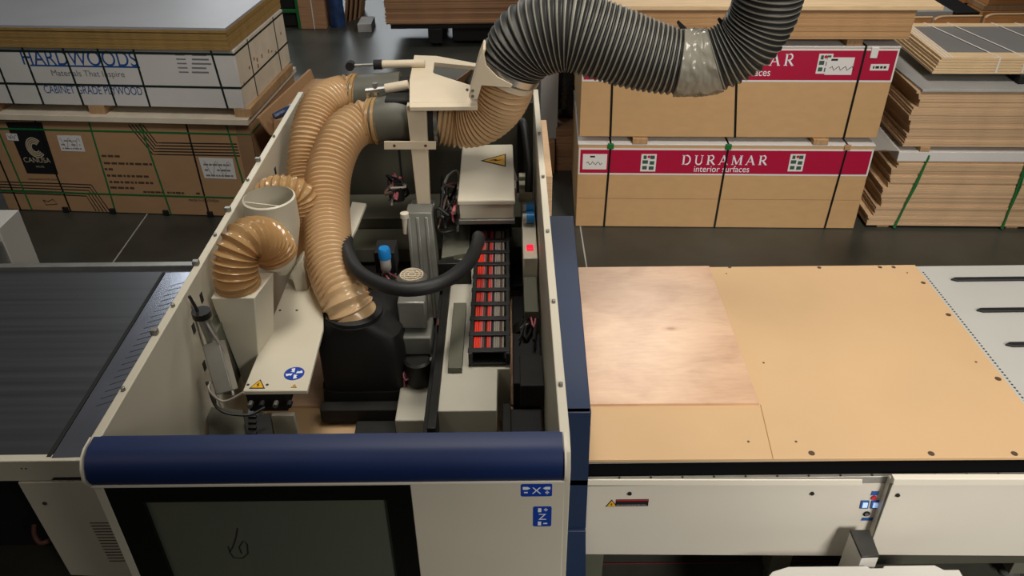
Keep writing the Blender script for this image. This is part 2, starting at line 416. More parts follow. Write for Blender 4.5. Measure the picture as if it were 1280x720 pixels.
# right-hand guide bars in the white top
def guide(u0, v, u1):
    p = PZ(u0, v, .948); q = PZ(u1, v, .948)
    y = p[1]; x = p[0]
    mb = MB().prism([(x, y, .948), (x+.03, y-.016, .948), (q[0], y-.016, .948), (q[0], y+.016, .948), (x+.03, y+.016, .948)], (0, 0, .012))
    return part('guide_bar', mb, 'black_rubber', bed, .002, label='black guide bar in the white top')
guide(1188, 350.5, 1560); guide(1220, 389, 1560); guide(1256, 432, 1560)
mb = MB()
p = Vector((2.385, 3.90, .948)); q = Vector((2.385, 2.50, .948)); n = 62
for i in range(n):
    c = p.lerp(q, i/(n-1)); mb.cyl(c, c+Vector((0, 0, .0012)), .0055, n=8)
part('perforation', mb, 'ink', bed, kind='stuff')

sb = thing('spoil_board', (.8, 3.2, .948), 'wide tan wooden board fixed on the machine table, with dark screw holes along its edges', 'board')
Z0, Z1 = .949, .966
e0, e1, e2, e3 = (2.35,3.951,0.966), (2.241,2.409,0.966), (0.318,2.443,0.966), (0.366,3.959,0.966)
def zz(p, z): return (p[0], p[1], z)
def rectb(far, near): return [zz((.205, near[1]), 0), zz(near, 0), zz(far, 0), zz((.205, far[1]), 0)]
fr = [(-1.15, 2.445), (2.352, 2.425), (2.355, 3.955), (-1.15, 3.955)]
SBp = part('board', MB().hexa([(x, y, Z0) for x, y in fr], [(x, y, Z1) for x, y in fr]), 'spoil', sb, .002)
for u, v, r in ((912,334,.011), (1024,334.5,.012), (1100,334,.012), (1117,334,.012), (1154,353.5,.013), (1185.5,393.5,.014), (1247.5,473.5,.015), (1014.5,566.5,.014), (1164,567,.014), (1268,567,.014),
                (908,342,.005), (1134,341,.005), (954.5,453.5,.006), (1220,452.5,.006), (935.5,552,.006), (995,552,.006)):
    p = PZ(u, v, .966)
    part('screw_hole', MB().lathe((p[0], p[1], .966), [(r, 0), (r, .0008)], 14), 'ink_brown', sb)
a = Vector((1.14,2.771,0.966)); b = Vector((1.105,2.429,0.966))
part('saw_groove', MB().prism([a, b, b+Vector((.004, 0, 0)), a+Vector((.004, 0, 0))], (0, 0, .0006)), 'spoil_groove', sb)
p0, p1, p2 = (1.149,3.909,0.98), (1.13,2.769,0.98), (0.216,2.783,0.98)
yb = p0[1]; xf = p0[0]
pl = [(-1.05, p1[1]+.012), (p1[0]+.004, p1[1]), (xf, 3.945), (-1.05, 3.945)]
tag(part('plywood_sheet', MB().hexa([(x, y, .9662) for x, y in pl], [(x, y, .98) for x, y in pl]), 'birch_ply', None, .001), 'pale blotchy plywood sheet lying on the tan board beside the blue skirt', 'plywood')

# pedestal and white base in front of the table
ped = thing('control_pedestal', (1.55, 2.28, 0), 'pale grey pedestal with dark slanted top in front of the table buttons', 'pedestal')
t = [(1.477,2.328,0.63), (1.557,2.327,0.63), (1.566,2.211,0.6), (1.492,2.208,0.6)]
bt = [(x, y, 0) for x, y, z in t]; tt = [(x, y, z-.012) for x, y, z in t]
part('post', MB().hexa(bt, tt), 'white_panel', ped, .003)
t2 = [(x+(.003 if i in (1, 2) else -.003), y, z) for i, (x, y, z) in enumerate(t)]
part('top_cap', MB().hexa([(x, y, z-.012) for x, y, z in t2], t2), 'dark_metal', ped, .003)
xl, xa_, xb_, xr = (1.096,2.185,0.55)[0], (1.182,2.208,0.55)[0], (1.813,2.201,0.55)[0], (1.868,2.171,0.55)[0]
yk, yf = (1.508,2.2,0.55)[1], (1.499,2.176,0.55)[1]
tag(part('floor_cabinet', MB().prism([(xl-.02, 1.6, 0), (xl-.02, yf-.03, 0), (xl+.01, yf, 0), (xa_, yk, 0), (1.52, yk, 0), (1.53, yk-.012, 0), (1.585, yk-.012, 0), (1.595, yk, 0), (xb_, yk, 0), (xb_+.03, yf, 0), (xr+.04, yf, 0), (xr+.06, 1.6, 0)], (0, 0, .55)), 'white_panel', None, .004),
    'white low cabinet at the bottom edge of the picture beside the pedestal', 'cabinet')
tag(part('red_cable', MB().tube(spline([(.36, 2.635, .006), (1.0, 2.632, .006), (1.8, 2.64, .006), (2.6, 2.63, .006), (3.6, 2.64, .006)], .1), .0035, 8), 'laser_red'), 'thin red cable lying on the floor along the foot of the table', 'cable')

# ------------------------------------------------------------------ outfeed conveyor
cv = thing('belt_conveyor', (-2.7, 3.3, 0), 'wide dark belt conveyor on a cream frame left of the machine', 'conveyor')
part('belt', MB().box(-4.2, 2.52, .92, -1.86, 4.03, .945), 'belt', cv, .004)
part('belt_bed', MB().box(-4.15, 2.52, .84, -1.4, 4.0, .918), 'dark_metal', cv)
e = [(-2.037,3.983,0.947), (-2.022,2.502,0.947)]
xp0, xp1 = -2.02, -2.02
tp = part('transfer_plate', MB().prism([(-2.032,3.974,0.953), (-2.01,2.496,0.953), (-1.2, 2.52, .953), (-1.2, 4.02, .953)], (0, 0, -.01)), 'plate_steel', cv, .002, label='steel plate with slanted slots')
part('plate_gap', MB().prism([Vector((-2.056,3.984,0.947)), Vector((-2.036,2.502,0.947)), Vector((-2.015,2.502,0.947)), Vector((-2.037,3.984,0.947))], (0, 0, .004)), 'black_matte', cv)
mb = MB()
for i in range(21):
    u = 236-(236-126)*i/20.; 
    f = i/20
    a = Vector((-1.958,3.829,0.953)).lerp(Vector((-1.953,2.822,0.953)), f); b = a+Vector((.21, .115, 0))
    d = Vector((.0, .004, 0))
    mb.prism([a, b, b+d, a+d], (0, 0, .0008))
part('slots', mb, 'black_matte', tp)
part('side_rail', MB().box(-4.2, 4.03, .86, -1.225, 4.075, .968), 'grey_metal', cv, .004)
part('rail_end', MB().lathe((-1.255, 4.05, .968), [(.022, 0), (.022, .03), (.012, .04)], 14), 'steel', cv)
part('front_beam', MB().box(-4.2, 2.48, .825, -1.4, 2.52, .95), 'cream', cv, .004)
part('beam_slot', MB().prism([(-2.039,2.476,0.835), (-2.025,2.476,0.848), (-1.866,2.476,0.848), (-1.871,2.476,0.833)], (0, .006, 0)), 'black_matte', cv)
for u, v in ((27,585.5), (32.5,585.5)):
    p = PY(u, v, 2.48); part('screw', MB().cyl(p, (p[0], p[1]-.002, p[2]), .004, n=10), 'ink_brown', cv)
lg = part('leg_panel', MB().prism([(-2.195,2.478,0.817), (-2.166,2.478,0.168), (-1.45, 2.478, .1), (-1.45, 2.478, .824)], (0, .04, 0)), 'cream', cv, .004)
p = (-2.118,2.477,0.685); part('panel_lock', MB().cyl(p, (p[0], p[1]-.004, p[2]), .010, n=14), 'ink_brown', cv)
mb = MB()
for i in range(14):
    q = PY(112+i*1.9, 654+i*3.65, 2.476); mb.box(q[0], 2.4755, q[2]-.002, q[0]+.25, 2.479, q[2]+.002)
part('vent_slots', mb, 'ink_brown', lg)
part('under_body', MB().box(-4.1, 2.75, .06, -2.0, 3.9, .82), 'black_matte', cv)
hp = (-2.343,2.62,0.345)
tag(part('red_hose', MB().tube(spline([(-2.323,2.6,0.398), (-2.321,2.57,0.359), (-2.296,2.55,0.324), (-2.263,2.56,0.323), (-2.276,2.62,0.296), (-2.349,2.74,0.321)], .01), .012, 10), 'rust'), 'short reddish hose looping in the dark below the conveyor', 'hose')

# ------------------------------------------------------------------ hood (portal enclosure)
hd = thing('machine_hood', (-.55, 3.0, 0), 'open topped cream machine enclosure with navy front bumper and dark glazed door', 'machine')
XL, XR, YF, YB, ZT = -1.225, .145, 1.655, 4.50, 1.85
def sidewall(x0, x1, lowz, fx0=0, fx1=0):
    prof = [(1.70, ZT), (1.64, ZT-.02), (1.615, ZT-.07), (1.62, ZT-.125), (1.625, .35), (2.33, .35), (2.33, lowz), (4.12, lowz), (4.12, .35), (YB, .35), (YB, ZT)]
    mb = MB(); n = len(prof)
    def xx(y, x, k): return x
    mb.prism([(x0, y, z) for y, z in prof], (x1-x0, 0, 0)); return mb
sl = part('side_panel', sidewall(XL, XL+.03, 1.02), 'cream', hd, .003, label='cream side panel')
sr = part('side_panel', sidewall(XR-.012, XR+.018, 1.02), 'cream', hd, .003, label='cream side panel')
for x, s in ((XL+.03, 1), (XR-.012, -1)):
    for y in (1.9, 2.35, 2.85, 3.35, 3.85):
        part('bolt', MB().lathe((x-s*.015, y, ZT), [(.007, 0), (.007, .012), (.004, .014)], 10), 'grey_metal', hd)
# rounded navy bumper
def bump(x0, x1, o):
    cs = [(1.705, 1.848), (1.66, 1.847), (1.632, 1.836), (1.612, 1.81), (1.604, 1.78), (1.608, 1.757), (1.618, 1.738)]
    pr = [(y-o, z+o*.4) for y, z in cs]+[(1.67, 1.738), (1.705, 1.76)]
    return MB().prism([(x0, y, z) for y, z in pr], (x1-x0, 0, 0))
part('front_bumper', bump(XL+.008, XR-.004, .004), 'navy', hd)
part('bumper_edge', bump(XL-.002, XL+.004, .010), 'cream_edge', hd)
part('bumper_edge', bump(XR-.001, XR+.005, .010), 'cream_edge', hd)
part('bumper_trim', MB().box(XL, 1.612, 1.728, XR, 1.66, 1.738), 'cream_edge', hd, .002)
xd = (-0.303,1.62,1.744)[0]
fp = part('front_panel', MB().box(xd, 1.62, .35, XR+.004, 1.66, 1.728), 'cream', hd, .003)
dr = part('door', MB().box(XL+.004, 1.622, 1.655, xd-.002, 1.655, 1.727).box(XL+.004, 1.622, .35, XL+.128, 1.655, 1.655).box(xd-.075, 1.622, .35, xd-.002, 1.655, 1.655).box(XL+.128, 1.622, .35, xd-.075, 1.655, .45), 'black_gloss', hd, label='black framed door')
part('glass', MB().box(XL+.128, 1.634, .45, xd-.075, 1.642, 1.655), 'door_glass', dr, label='dark glass pane')
A2 = Art((0, 1.633, 0), (1, 0, 0), (0, 0, 1), (0, -1, 0))
mb = MB()
def g2(u, v): p = PY(u, v, 1.633); return (p[0], p[2])
A2.stroke(mb, [g2(u, v) for u, v in ((297,660), (295,672), (291,684), (287,690), (292,697), (303,698), (310,692), (309,680), (304,676), (299,684), (302,692))], .004, .0006)
A2.stroke(mb, [g2(u, v) for u, v in ((285,683), (288,690))], .004, .0006)
part('marker_scribble', mb, 'ink', dr)
part('door_handle', MB().box(-1.02, 1.605, 1.16, -.98, 1.622, 1.24), 'black_matte', dr, .003)
A3 = Art((0, 1.62, 0), (1, 0, 0), (0, 0, 1), (0, -1, 0))
def g3(u, v): p = PY(u, v, 1.62); return (p[0], p[2])
def rrect(x0, y0, x1, y1, r=.006):
    pts = []
    for cx, cy, a in ((x1-r, y1-r, 0), (x0+r, y1-r, 90), (x0+r, y0+r, 180), (x1-r, y0+r, 270)):
        for k in range(5): pts.append((cx+r*math.cos(R(a+k*22.5)), cy+r*math.sin(R(a+k*22.5))))
    return pts
(x0, y1), (x1, y0) = g3(651, 605), g3(690, 620)
mb = MB(); A3.poly(mb, rrect(x0, y0, x1, y1)); s1 = part('axis_sign', mb, 'sign_blue', fp, label='blue X axis sign')
mb = MB(); L = .0012; hh = y1-y0; ww = x1-x0; ym = (y0+y1)/2
A3.text(mb, 'X', x0+ww*.5, y0+hh*.25, hh*.52, align='CENTER', lift=L)
A3.rect(mb, x0+ww*.06, y0+hh*.58, x0+ww*.2, y0+hh*.78, lift=L); A3.poly(mb, [(x0+ww*.2, y0+hh*.56), (x0+ww*.3, y0+hh*.68), (x0+ww*.2, y0+hh*.8)], lift=L)
A3.rect(mb, x1-ww*.2, y0+hh*.58, x1-ww*.06, y0+hh*.78, lift=L); A3.poly(mb, [(x1-ww*.2, y0+hh*.56), (x1-ww*.3, y0+hh*.68), (x1-ww*.2, y0+hh*.8)], lift=L)
A3.rect(mb, x0+ww*.1, y0+hh*.3, x0+ww*.22, y0+hh*.37, lift=L); A3.rect(mb, x1-ww*.22, y0+hh*.3, x1-ww*.1, y0+hh*.37, lift=L); A3.rect(mb, x1-ww*.175, y0+hh*.2, x1-ww*.145, y0+hh*.47, lift=L)
part('sign_lettering', mb, 'sign_white', fp)
(x0, y1), (x1, y0) = g3(666.5, 633), g3(689, 657.5)
mb = MB(); A3.poly(mb, rrect(x0, y0, x1, y1)); part('axis_sign', mb, 'sign_blue', fp, label='blue Z axis sign')
mb = MB(); hh = y1-y0; ww = x1-x0
A3.text(mb, 'Z', x0+ww*.5, y0+hh*.36, hh*.3, align='CENTER', lift=L)
A3.rect(mb, x0+ww*.26, y0+hh*.74, x0+ww*.44, y0+hh*.92, lift=L); A3.rect(mb, x0+ww*.26, y0+hh*.07, x0+ww*.44, y0+hh*.25, lift=L)
A3.rect(mb, x0+ww*.58, y0+hh*.83, x0+ww*.78, y0+hh*.87, lift=L); A3.rect(mb, x0+ww*.655, y0+hh*.78, x0+ww*.705, y0+hh*.92, lift=L); A3.rect(mb, x0+ww*.56, y0+hh*.14, x0+ww*.78, y0+hh*.18, lift=L)
part('sign_lettering', mb, 'sign_white', fp)
# blue skirt on the table side
wg = part('side_skirt', MB().hexa([(XR+.02, 2.376, .60), (.318, 2.376, .60), (.318, 2.395, .60), (XR+.02, 2.395, .60)], [(XR+.02, 2.376, 1.3), (.310, 2.376, 1.3), (.310, 2.395, 1.3), (XR+.02, 2.395, 1.3)]), 'skirt_blue', hd)
part('skirt_top', MB().hexa([(XR+.02, 2.372, 1.28), (.309, 2.372, 1.28), (.352, 3.985, 1.28), (XR+.02, 3.985, 1.28)], [(XR+.02, 2.372, 1.3), (.309, 2.372, 1.3), (.352, 3.985, 1.3), (XR+.02, 3.985, 1.3)]), 'skirt_blue', hd, .004)
part('skirt_side', MB().hexa([(.300, 2.40, 1.02), (.308, 2.40, 1.02), (.35, 3.98, 1.02), (.342, 3.98, 1.02)], [(.300, 2.40, 1.279), (.308, 2.40, 1.279), (.35, 3.98, 1.279), (.342, 3.98, 1.279)]), 'skirt_blue', hd)
part('skirt_foot', MB().hexa([(XR+.02, 2.28, .05), (.335, 2.28, .05), (.335, 2.38, .05), (XR+.02, 2.38, .05)], [(XR+.02, 2.36, .598), (.317, 2.36, .598), (.317, 2.38, .598), (XR+.02, 2.38, .598)]), 'skirt_blue', hd, .003)
part('back_panel', MB().box(XL+.03, 4.42, .35, XR-.012, 4.46, 1.80), 'olive', hd, .003, label='olive back panel')
part('panel_seam', MB().box(-.665, 4.414, 1.25, -.655, 4.42, 1.78), 'black_matte', hd)
part('cross_beam', MB().box(XL+.03, 4.10, 1.16, XR-.012, 4.40, 1.235), 'olive_light', hd, .006)
part('cross_beam', MB().box(XL+.03, 3.86, 1.08, XR-.012, 4.09, 1.17), 'olive_light', hd, .006)
part('cable_tray', MB().box(XL+.03, 3.62, 1.04, XR-.012, 3.84, 1.075), 'black_matte', hd, .003)
for i in range(9):
    x = -.72+i*.026+jit(.006)
    part('tray_terminal', MB().box(x, 3.70, 1.075, x+.009, 3.722, 1.095), ('steel', 'cable_pink', 'steel', 'cable_grey')[i % 4], hd)
# seam strip, brackets and holes on the inner left wall
xi = XL+.031
part('wall_seam', MB().box(xi, 2.45, 1.0, xi+.008, 2.47, 1.80), 'cream_edge', hd, .002)
for y, z in ((2.42, 1.70), (2.42, 1.52), (2.42, 1.34), (2.55, 1.75), (3.72, 1.72), (3.45, 1.77)):
    part('slot_hole', MB().box(xi-.002, y-.012, z-.02, xi+.0012, y+.012, z+.02), 'ink', hd)
for y in (2.18, 2.62, 3.05, 3.55):
    part('clip', MB().box(XL-.004, y, ZT, XL+.02, y+.02, ZT+.02), 'grey_metal', hd, .002)

# ------------------------------------------------------------------ cover box with stickers
cb = thing('aggregate_cover', (-.92, 2.7, 1.2), 'long cream cover box with round blue sticker, left of the black dust shoe', 'cover')
t = [(-1.041,2.349,1.45), (-0.792,2.349,1.45), (-0.806,2.75,1.45), (-0.877,3.122,1.45), (-1.039,3.322,1.45), (-1.041,3.159,1.45)]
part('cover', MB().prism(t, (0, 0, -.02)), 'cream', cb, .004)
t2 = [Vector(q) for q in t]; cc = sum(t2, Vector())/len(t2)
part('cover_body', MB().prism([Vector((min(q.x, -.89), q.y+.02*(1 if q.y < 2.6 else -1), 1.428)) for q in t2[:2]+t2[3:]], (0, 0, -.10)), 'black_matte', cb)
for i, u in enumerate((318, 332, 349, 366)):
    p = PZ(u, 495, 1.40); part('fitting', MB().cyl((p[0], 2.335, 1.405), (p[0], 2.31, 1.405), .010, n=10), ('steel', 'black_rubber')[i % 2], cb)
part('front_bracket', MB().box(-.95, 2.34, 1.22, -.86, 2.36, 1.33), 'cream', cb, .003)
A4 = Art((0, 0, 1.45), (1, 0, 0), (0, 1, 0), (0, 0, 1))
p = (-0.864,2.45,1.45); mb = MB(); A4.disc(mb, p[0], p[1], .040, sx=1.0, t=.001); part('round_sticker', mb, 'sign_blue', cb, label='round blue sticker')
mb = MB()
for k in range(4):
    a = k*PI/2+.5
    A4.poly(mb, [(p[0]+r*math.cos(a+d), p[1]+r*math.sin(a+d)) for r, d in ((.006, -.4), (.033, -.42), (.033, .05), (.018, .1), (.02, .45))], lift=.001, t=.0008)
part('sticker_mark', mb, 'sign_white', cb)
p = (-0.989,2.362,1.45); warn(A4, p[0], p[1], .055, cb)
p = (-0.836,2.366,1.45); warn(A4, p[0]-.012, p[1], .02, cb)
for u, v in ((350,388), (371,388), (310,481), (334,481)):
    p = PZ(u, v, 1.45); part('screw', MB().lathe(p, [(.006, 0), (.006, .001)], 10), 'ink', cb)

# pneumatic cylinder leaning on the left wall
pc = thing('pneumatic_cylinder', (-1.08, 2.45, 1.3), 'slim metal pneumatic cylinder leaning against the left inner wall of the hood', 'cylinder')
a = Vector((-1.13,2.379,1.797)); b = Vector((-1.11,2.368,1.673)); c = Vector((-1.06,2.262,1.522))
part('rod', MB().cyl(a, b, .022, n=16), 'grey_metal', pc)
part('barrel', MB().tube([b, c], .046, 4), 'grey_metal', pc, .004)
part('collar', MB().cyl(a+Vector((0, 0, .012)), a-Vector((0, 0, .012)), .034, n=16), 'dark_metal', pc)
d = Vector((.05, 0, 0))
part('tie_rod', MB().cyl(b+Vector((-.03, -.02, 0)), c+Vector((-.03, -.02, 0)), .006, n=8), 'steel', pc)
part('tie_rod', MB().cyl(b+Vector((.03, -.02, 0)), c+Vector((.03, -.02, 0)), .006, n=8), 'steel', pc)
part('mount_plate', MB().box(-1.19, 2.50, 1.30, -1.15, 2.62, 1.62), 'olive_light', pc, .003)
part('air_line', MB().tube(spline([a, a+Vector((.03, -.03, -.05)), b+Vector((.04, -.03, -.03)), b+Vector((.01, -.04, -.12)), c+Vector((-.05, -.03, .05)), c+Vector((0, -.05, 0)), c+Vector((.09, -.04, .04))], .015), .005, 6), 'cable_grey', pc)
part('air_line', MB().tube(spline([c+Vector((-.06, -.01, .06)), c+Vector((-.02, -.06, -.03)), c+Vector((.08, -.06, -.06)), c+Vector((.14, -.03, -.05))], .015), .006, 6), 'black_rubber', pc)
part('rod_wire', MB().tube(spline([a+Vector((-.01, 0, .0)), a+Vector((-.02, 0, .05)), a+Vector((-.03, 0, .09))], .02), .006, 6), 'black_rubber', pc)
vb = thing('valve_block', (-1.05, 2.27, 1.2), 'grey plate with small black valve block just behind the bumper, left corner', 'valve')
part('plate', MB().prism([(-1.222,2.386,1.34), (-1.064,2.365,1.34), (-1.003,2.205,1.34), (-1.143,2.191,1.34)], (0, 0, -.02)), 'olive', vb, .002)
part('block', MB().prism([(-1.035,2.285,1.38), (-0.935,2.302,1.38), (-0.889,2.163,1.38), (-0.98,2.148,1.38)], (0, 0, -.1)), 'black_matte', vb, .003)
for k in range(4):
    p = PZ(316, 522+k*7, 1.38); part('coil', MB().cbox((p[0]+.0, p[1], 1.385), (.03, .014, .012)), 'dark_metal', vb, .002)

# chute and manifold on the left
ch = thing('suction_chute', (-1.08, 2.75, 1.1), 'cream tapered suction chute under the small amber elbow hose', 'chute')
tp_ = [(-1.165, 2.56, 1.74), (-.995, 2.56, 1.74), (-.965, 2.74, 1.74), (-1.165, 2.74, 1.74)]
bt_ = [(-1.12, 2.60, 1.10), (-1.085, 2.58, 1.10), (-1.065, 2.72, 1.10), (-1.12, 2.78, 1.10)]
part('chute_body', MB().hexa(bt_, tp_), 'cream', ch, .004)
part('inlet_collar', MB().lathe((-1.08, 2.645, 1.74), [(.082, 0), (.082, .03), (.074, .03), (.074, 0)], 24), 'amber_dark', ch)
mf = thing('suction_manifold', (-1.04, 3.1, 1.3), 'cream suction manifold with a wide open oval mouth by the left wall', 'manifold')
MC = (-1.04, 3.085, 1.62)
part('manifold_body', MB().lathe(MC, [(.03, -.10), (.06, -.06), (.082, .02), (.108, .13), (.112, .16), (.112, .28), (.104, .285), (.104, .14), (.07, .0), (.02, -.02)], 28, cap=False), 'cream', mf)
part('divider_plate', MB().prism([(MC[0]-.102, MC[1]-.02, 1.72), (MC[0]+.102, MC[1]-.02, 1.72), (MC[0]+.102, MC[1]-.02, 1.86), (MC[0]-.102, MC[1]-.02, 1.89)], (0, .006, 0)), 'cream', mf)
part('outlet_stub', MB().cyl((MC[0]+.01, MC[1]-.04, 1.70), Vector((-0.974,2.84,1.768)), .078, n=24), 'cream', mf)
part('bracket', MB().hexa([(-.97, 3.05, 1.12), (-.93, 3.05, 1.12), (-.93, 3.12, 1.12), (-.97, 3.12, 1.12)], [(-.99, 3.03, 1.55), (-.93, 3.03, 1.62), (-.93, 3.14, 1.62), (-.99, 3.14, 1.55)]), 'cream', mf, .003)

# ------------------------------------------------------------------ hoses
def hose_mb(pts, r, pitch, amp, n=36, cap=False, sub=6):
    P = spline(pts, pitch/sub); rr = []
    for i in range(len(P)):
        ph = (i % sub)/sub
        rr.append((r if not isinstance(r, tuple) else r[0]+(r[1]-r[0])*i/len(P))+amp*(2*abs(math.cos(PI*ph))**3-1))
    return MB().tube(P, rr, n, cap), P
def ring_mb(c, d, r, w, n=36):
    d = Vector(d).normalized(); c = Vector(c); return MB().tube([c-d*w/2, c-d*w*.46, c+d*w*.46, c+d*w/2], [r*.9, r, r, r*.9], n)
def hose(name, label, pts, r, pitch, amp, m, clamps=(), group=None, sub=6):
    h = thing(name, tuple(pts[0]), label, 'hose', group)
    mb, P = hose_mb(pts, r, pitch, amp, sub=sub)
    part('corrugated_tube', mb, m, h)
    for i, rad in clamps:
        d = P[min(i+1, len(P)-1) if i >= 0 else -1]-P[i-1 if i != 0 else 0]
        part('clamp', ring_mb(P[i], d, rad, .016), 'amber_dark', h)
    return h, P
# large amber hose in front
H1 = [(-0.663,3.85,1.932), (-0.753,3.85,1.925), (-0.836,3.74,1.891), (-0.884,3.56,1.79), (-0.872,3.34,1.668), (-0.811,3.06,1.576), (-0.735,2.9,1.511), (-0.705,2.865,1.45), (-.69, 2.862, 1.44), (-.69, 2.862, 1.40)]
hose('flexible_hose', 'large amber hose drooping in front, ending in the black dust shoe', H1, .104, .026, .007, 'amber', ((2, .119), (7, .117), (-9, .118)))
H2 = [(-0.81,4.12,1.963), (-0.882,4.12,1.964), (-0.967,4.0,1.958), (-1.013,3.85,1.863), (-1.026,3.72,1.714), (-1.007,3.55,1.554), (-0.96,3.35,1.441), (-0.906,3.2,1.399)]
hose('flexible_hose', 'second amber hose, mostly hidden behind the large drooping one', H2, .104, .020, .006, 'amber', ((2, .117), (8, .116)))
H3 = [(-0.364,3.85,1.925), (-0.251,3.85,1.91), (-0.144,3.82,1.947), (-0.066,3.79,2.029), (-0.025,3.76,2.122), (-0.004,3.75,2.212)]
hose('flexible_hose', 'short pale amber hose curving up to the big dark hose', H3, (.112, .132), .022, .007, 'amber', ())
H4 = [(-1.04,2.986,1.764), (-1.055,2.867,1.849), (-1.07,2.75,1.877), (-1.075,2.666,1.847), (-1.075, 2.665, 1.78)]
H4 = [(-1.04, 2.95, 1.70), (-1.045, 2.90, 1.722), (-1.065, 2.80, 1.775), (-1.085, 2.70, 1.82), (-1.078, 2.665, 1.77), (-1.075, 2.665, 1.752)]
H4 = [(-0.971,2.84,1.764), (-0.984,2.82,1.834), (-1.01,2.77,1.886), (-1.041,2.71,1.904), (-1.068,2.67,1.87), (-1.08, 2.645, 1.80), (-1.08, 2.645, 1.745)]
hose('flexible_hose', 'small amber elbow hose between the oval manifold and the chute', H4, .080, .0225, .008, 'amber_dark', ((2, .088), (-2, .088)))
H5 = [(-1.15, 3.34, 1.70), (-1.12, 3.33, 1.79), (-1.05, 3.32, 1.82), (-.98, 3.33, 1.79), (-.96, 3.33, 1.70)]
hose('flexible_hose', 'small amber hose bend standing just behind the oval manifold', H5, .066, .020, .0045, 'amber_dark', ())
# big dark extraction hose
HG = [((-0.012,3.75,2.208), .140), ((0.034,3.745,2.294), .160), ((0.116,3.73,2.376), .176), ((0.269,3.71,2.413), .176), ((0.434,3.69,2.37), .172), ((0.612,3.67,2.315), .160), ((0.785,3.65,2.283), .142), ((0.927,3.63,2.295), .138), ((1.05,3.61,2.374), .140), ((1.105,3.59,2.485), .142), ((1.119,3.57,2.599), .144), ((1.12,3.55,2.778), .145), ((1.118,3.53,2.993), .146)]
h = thing('extraction_hose', (-0.012,3.75,2.208), 'very large dark grey corrugated hose sweeping across the top with a taped joint', 'hose')
def rad_at(q):
    best = None
    for (a, ra), (b, rb) in zip(HG, HG[1:]):
        a, b = Vector(a), Vector(b); f = max(0, min(1, (q-a).dot(b-a)/(b-a).length_squared)); dd = (a.lerp(b, f)-q).length
        if best is None or dd < best[0]: best = (dd, ra+(rb-ra)*f)
    return best[1]
P = spline([p for p, r_ in HG], .0245/6)
RRs = [rad_at(q) for q in P]
mb = MB().tube(P, [r_+(.006 if i % 6 in (0, 1) else .001 if i % 6 in (2, 5) else -.006) for i, r_ in enumerate(RRs)], 40, False)
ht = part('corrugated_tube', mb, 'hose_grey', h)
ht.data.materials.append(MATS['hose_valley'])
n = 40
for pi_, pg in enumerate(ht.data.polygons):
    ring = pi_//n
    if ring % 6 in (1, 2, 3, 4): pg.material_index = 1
d = (P[6]-P[0]).normalized()
part('clamp_band', ring_mb(P[6], d, .158, .035), 'steel', h, label='shiny steel clamp band')
# taped joint
ti = [i for i, p in enumerate(P) if p.x > .775][0]; te = [i for i, p in enumerate(P) if p.x > .945][0]
seg = P[ti:te]
tw = MB().tube(seg, [RRs[ti+k]+.012 for k in range(len(seg))], 72)
ax = [(seg[min(k+1, len(seg)-1)]-seg[max(k-1, 0)]).normalized() for k in range(len(seg))]
for i, v in enumerate(tw.v):
    k = min(i//72, len(seg)-1); out_ = (v-seg[k]).normalized()
    tw.v[i] = v+out_*(.007*noise.noise(v*22)+.005*noise.noise(v*55))
part('tape_wrap', tw, 'tape', h, label='crumpled clear tape wrap')
for k in (ti-2, te):
    q = P[k]+Vector((0, 0, .150)); part('tape_tail', MB().prism([q, q+Vector((.03, 0, .004)), q+Vector((-.012, 0, .04)), q+Vector((-.02, 0, .03))], (0, .004, 0)), 'black_matte', h)
# black loop hose over the motor
tag(part('coolant_hose', MB().tube(spline([(-0.76,3.197,1.62), (-0.734,3.078,1.64), (-0.667,2.902,1.65), (-0.567,2.795,1.65), (-0.428,2.739,1.65), (-0.29,2.79,1.65), (-0.19,2.954,1.64), (-0.156,3.189,1.6), (-0.158,3.316,1.56)], .015), .031, 16), 'black_rubber'), 'thick black hose looping in front of the spindle motor', 'hose')

# ------------------------------------------------------------------ dust shoe
ds = thing('dust_shoe', (-.68, 2.9, .99), 'bulky black dust shoe with rounded top below the large amber hose', 'dust shoe')
def rr_ring(cx, cy, hx, hy, z, r, n=32):
    out = []
    for k in range(n):
        a = 2*PI*k/n; c, s = math.cos(a), math.sin(a); e = 2/r
        out.append((cx+hx*math.copysign(abs(c)**e, c), cy+hy*math.copysign(abs(s)**e, s), z))
    return out
part('shoe_body', MB().loft([rr_ring(-.668, 2.92, .196, .17, 1.08, 6), rr_ring(-.668, 2.93, .192, .185, 1.3, 6), rr_ring(-.672, 2.93, .186, .185, 1.385, 5), rr_ring(-.68, 2.91, .155, .165, 1.425, 3), rr_ring(-.688, 2.862, .13, .13, 1.45, 2)]), 'shoe_black', ds)
part('brush_skirt', MB().loft([rr_ring(-.672, 2.915, .205, .18, 1.0, 6), rr_ring(-.672, 2.92, .198, .178, 1.09, 6)]), 'brush_black', ds)
part('hose_collar', MB().lathe((-.69, 2.862, 1.448), [(.124, 0), (.124, .02), (.118, .022)], 32), 'black_rubber', ds)
part('lower_rail', MB().box(-.86, 2.66, .985, -.36, 2.72, 1.06), 'dusty_dark', ds, .004)
part('dark_sheet', MB().box(-.70, 2.47, .985, -.36, 2.655, 1.0), 'dusty_dark', ds, .003)  # thin dark sheet lying on the board in front of the shoe

